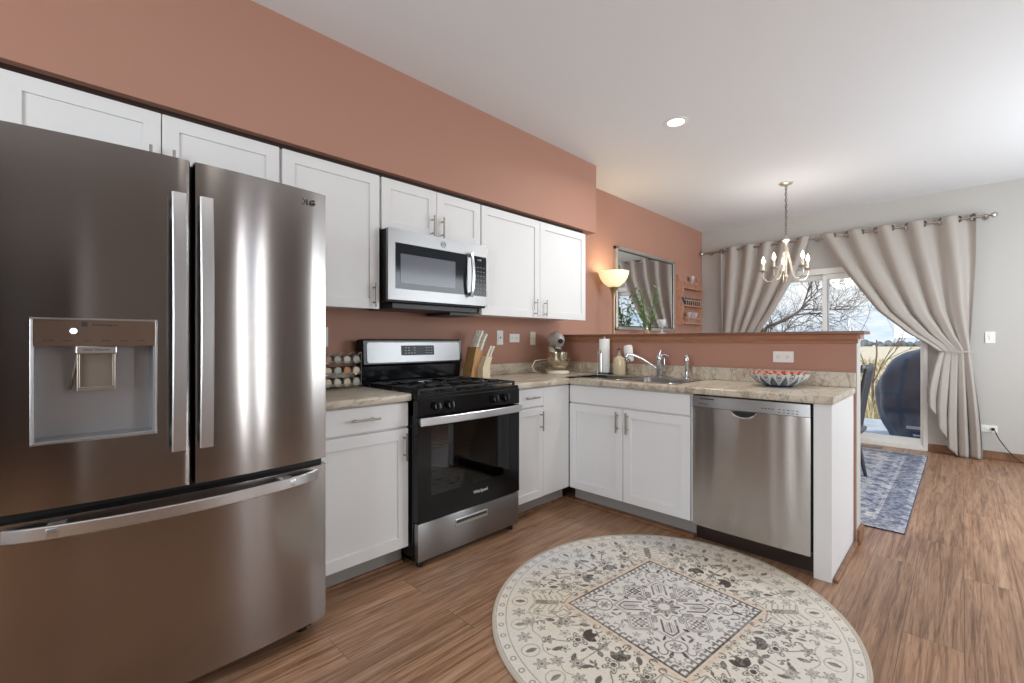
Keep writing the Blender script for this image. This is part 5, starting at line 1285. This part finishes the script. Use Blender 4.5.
# floor register by the patio door
t = thing('floor_register', 'small dark floor vent register in front of the patio door', 'vent', (6.44, -1.93, 0))
bm = BM(); add_box(bm, (6.40, -2.07, 0), (6.50, -1.80, .006), .002); obj('vent_frame', bm, M['toe'], t)
bm = BM(); [add_box(bm, (6.412, -2.06+i*.017, .005), (6.488, -2.052+i*.017, .0075)) for i in range(15)]; obj('louvers', bm, M['dgrey'], t)
# ================================================================== OUTSIDE
M['concrete'] = noise_mat('patio_concrete', [(.3, (150, 158, 166)), (.7, (186, 192, 196))], nscale=6, rough=.9)
struct(box('trim_10', (XR+.12, -5.5, -.20), (9.6, 3.5, -.10), M['concrete']))['label'] = 'pale concrete patio slab'
M['field'] = noise_mat('dry_field', [(.25, (150, 138, 114)), (.45, (196, 182, 154)), (.6, (220, 209, 184)), (.8, (234, 226, 206))], scale=(1, 2.5, 1), nscale=3, detail=10, rough=1, nrough=.75)
bm = BM(); bmesh.ops.create_grid(bm, x_segments=60, y_segments=60, size=1)
rf = random.Random(3)
for v in bm.verts:
    x, y = v.co.x, v.co.y; v.co = Vector((6.8+(x+1)/2*240, y*150, -.28+rf.uniform(-.02, .02)))
tag(obj('ground', bm, M['field']), 'dry tan field beyond the patio', 'ground', kind='structure')
# dry grass tufts (stuff)
bm = BM(); rg = random.Random(21)
for i in range(5200):
    d_ = 9.9+rg.random()**1.6*34; y = rg.uniform(-.42, .16)*d_*1.0-1.0+(.2*d_ if rg.random() < .3 else 0); h = rg.uniform(.15, .5); z = -.29
    a = rg.uniform(0, PI); w = .02+.0016*d_; dx, dy = math.cos(a)*w, math.sin(a)*w; lx2, ly2 = rg.uniform(-.15, .15), rg.uniform(-.15, .15)
    v1_ = bm.verts.new((d_-dx, y-dy, z)); v2_ = bm.verts.new((d_+dx, y+dy, z)); v3_ = bm.verts.new((d_+lx2, y+ly2, z+h)); bm.faces.new((v1_, v2_, v3_))
o = obj('dry_grass', bm, noise_mat('dry_grass_blades', [(.3, (150, 130, 96)), (.5, (204, 190, 152)), (.75, (232, 222, 192))], nscale=2, rough=1), recalc=False)
tag(o, 'tall dry tan grass covering the field beyond the patio', 'grass', kind='stuff')
# distant tree line
bm = BM(); rt = random.Random(9)
for i in range(260):
    y = -70+i*.62+rt.uniform(-.3, .3); add_sph(bm, (175+rt.uniform(-4, 4), y, -.3+rt.uniform(.2, .9)), rt.uniform(.6, 1.5), (1, 1, rt.uniform(.6, 1.2)), 8, 6)
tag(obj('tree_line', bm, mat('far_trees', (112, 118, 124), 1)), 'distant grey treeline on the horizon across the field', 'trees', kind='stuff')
# bare trees
def tree(label, base, h, seed, lean, r0, depth=5, spreadv=.55, m=None, first=.35):
    rr = random.Random(seed); bm = BM()
    def branch(p, d, L_, r, dep):
        n = 5; pts = [p.copy()]; q = p.copy(); dd = d.copy()
        for i in range(n):
            dd = (dd+Vector((rr.uniform(-.18, .18), rr.uniform(-.18, .18), rr.uniform(-.10, .16)))).normalized(); q = q+dd*L_/n; pts.append(q.copy())
        add_tube(bm, pts, r, 5 if dep < depth-1 else 4, rs=[r*(1-.55*i/n) for i in range(n+1)], caps=False)
        if dep <= 0: return
        k = rr.choice((3, 4)) if dep > 1 else 3
        for j in range(k):
            i = rr.randint(2, n); a = rr.uniform(0, 2*PI); o_ = dd.orthogonal().normalized(); o_ = Matrix.Rotation(a, 3, dd) @ o_
            nd = (dd+o_*rr.uniform(.5, 1.0)*spreadv*1.6).normalized(); branch(pts[i], nd, L_*rr.uniform(.62, .82), r*.52, dep-1)
    branch(Vector(base), Vector(lean).normalized(), h*first, r0, depth)
    o = obj('bare_tree', bm, m or mat('bark', (86, 76, 66), .9), recalc=False)
    return tag(o, label, 'tree')
tree('large leafless tree spreading outside the left half of the patio door', (15.5, 2.1, -.3), 8.5, 23, (-.05, -.35, 1), .11, 7, .75, None, .24)
tree('leafless tree behind the right half of the patio door', (23, -2.2, -.3), 9, 12, (0, .0, 1), .09, 7, .7, mat('bark_pale', (122, 120, 116), .9), .26)
tree('thin bare sapling standing in the field left of the covered grill', (12.0, -1.42, -.3), 3.4, 8, (0, -.02, 1), .026, 4, .5, mat('bark_sapling', (120, 100, 84), .9), .45)
# covered grill
gx0, gx1, gy0, gy1 = 7.15, 7.85, -3.25, -1.80
t = thing('covered_grill', 'barbecue grill under a dark blue-grey cover on the patio', 'grill', ((gx0+gx1)/2, (gy0+gy1)/2, -.10))
bm = BM(); NZ, NA = 40, 96; rings = []
gcx, gcy = (gx0+gx1)/2, (gy0+gy1)/2
zs_ = [-.09, .05, .25, .41, .60, .75, .90, .98, 1.05, 1.09, 1.12, 1.14]; hw = [.47, .49, .58, .62, .61, .57, .50, .44, .34, .22, .12, .02]; hd_ = [.33, .34, .35, .35, .35, .34, .33, .31, .26, .2, .12, .02]
for k in range(NZ+1):
    z = -.09+1.23*(1-(1-k/NZ)**1.4); a_w = interp(z, zs_, hw); a_d = interp(z, zs_, hd_); r = []
    for i in range(NA):
        a = 2*PI*i/NA; ca_, sa_ = math.cos(a), math.sin(a); e = .72
        x = a_d*math.copysign(abs(ca_)**e, ca_); y = a_w*math.copysign(abs(sa_)**e, sa_)
        wv = .010*math.sin(a*11+z*5)+.008*math.sin(a*5-z*13+1)
        kk = 1+wv/.5*(1 if z < .9 else .4); r.append(bm.verts.new((gcx+x*kk, gcy+y*kk, z)))
    rings.append(r)
for a, b in zip(rings, rings[1:]): bridge(bm, a, b)
bm.faces.new(rings[-1])
cv = obj('cover', bm, noise_mat('grill_cover_fabric', [(.3, (62, 72, 90)), (.7, (84, 96, 116))], nscale=4, rough=.40, bump=.06), t, smooth=True)
bm = BM(); add_box(bm, (gcx-.372, -2.38, .035), (gcx-.362, -2.25, .125), .003); lb = obj('label_patch', bm, mat('label_blue', (28, 44, 96), .5), cv)
bm = BM(); add_box(bm, (gcx-.376, -2.35, .07), (gcx-.371, -2.28, .09)); add_box(bm, (gcx-.376, -2.37, .15), (gcx-.366, -2.22, .185)); obj('label_print', bm, M['textlight'], lb)
for y in (gy0+.35, gy1-.35):
    for x in (gx0+.1, gx1-.1): bm = BM(); add_cyl(bm, (x-.012, y, -.06), (x+.012, y, -.06), .04, seg=16); obj('wheel', bm, M['rubber'], t)
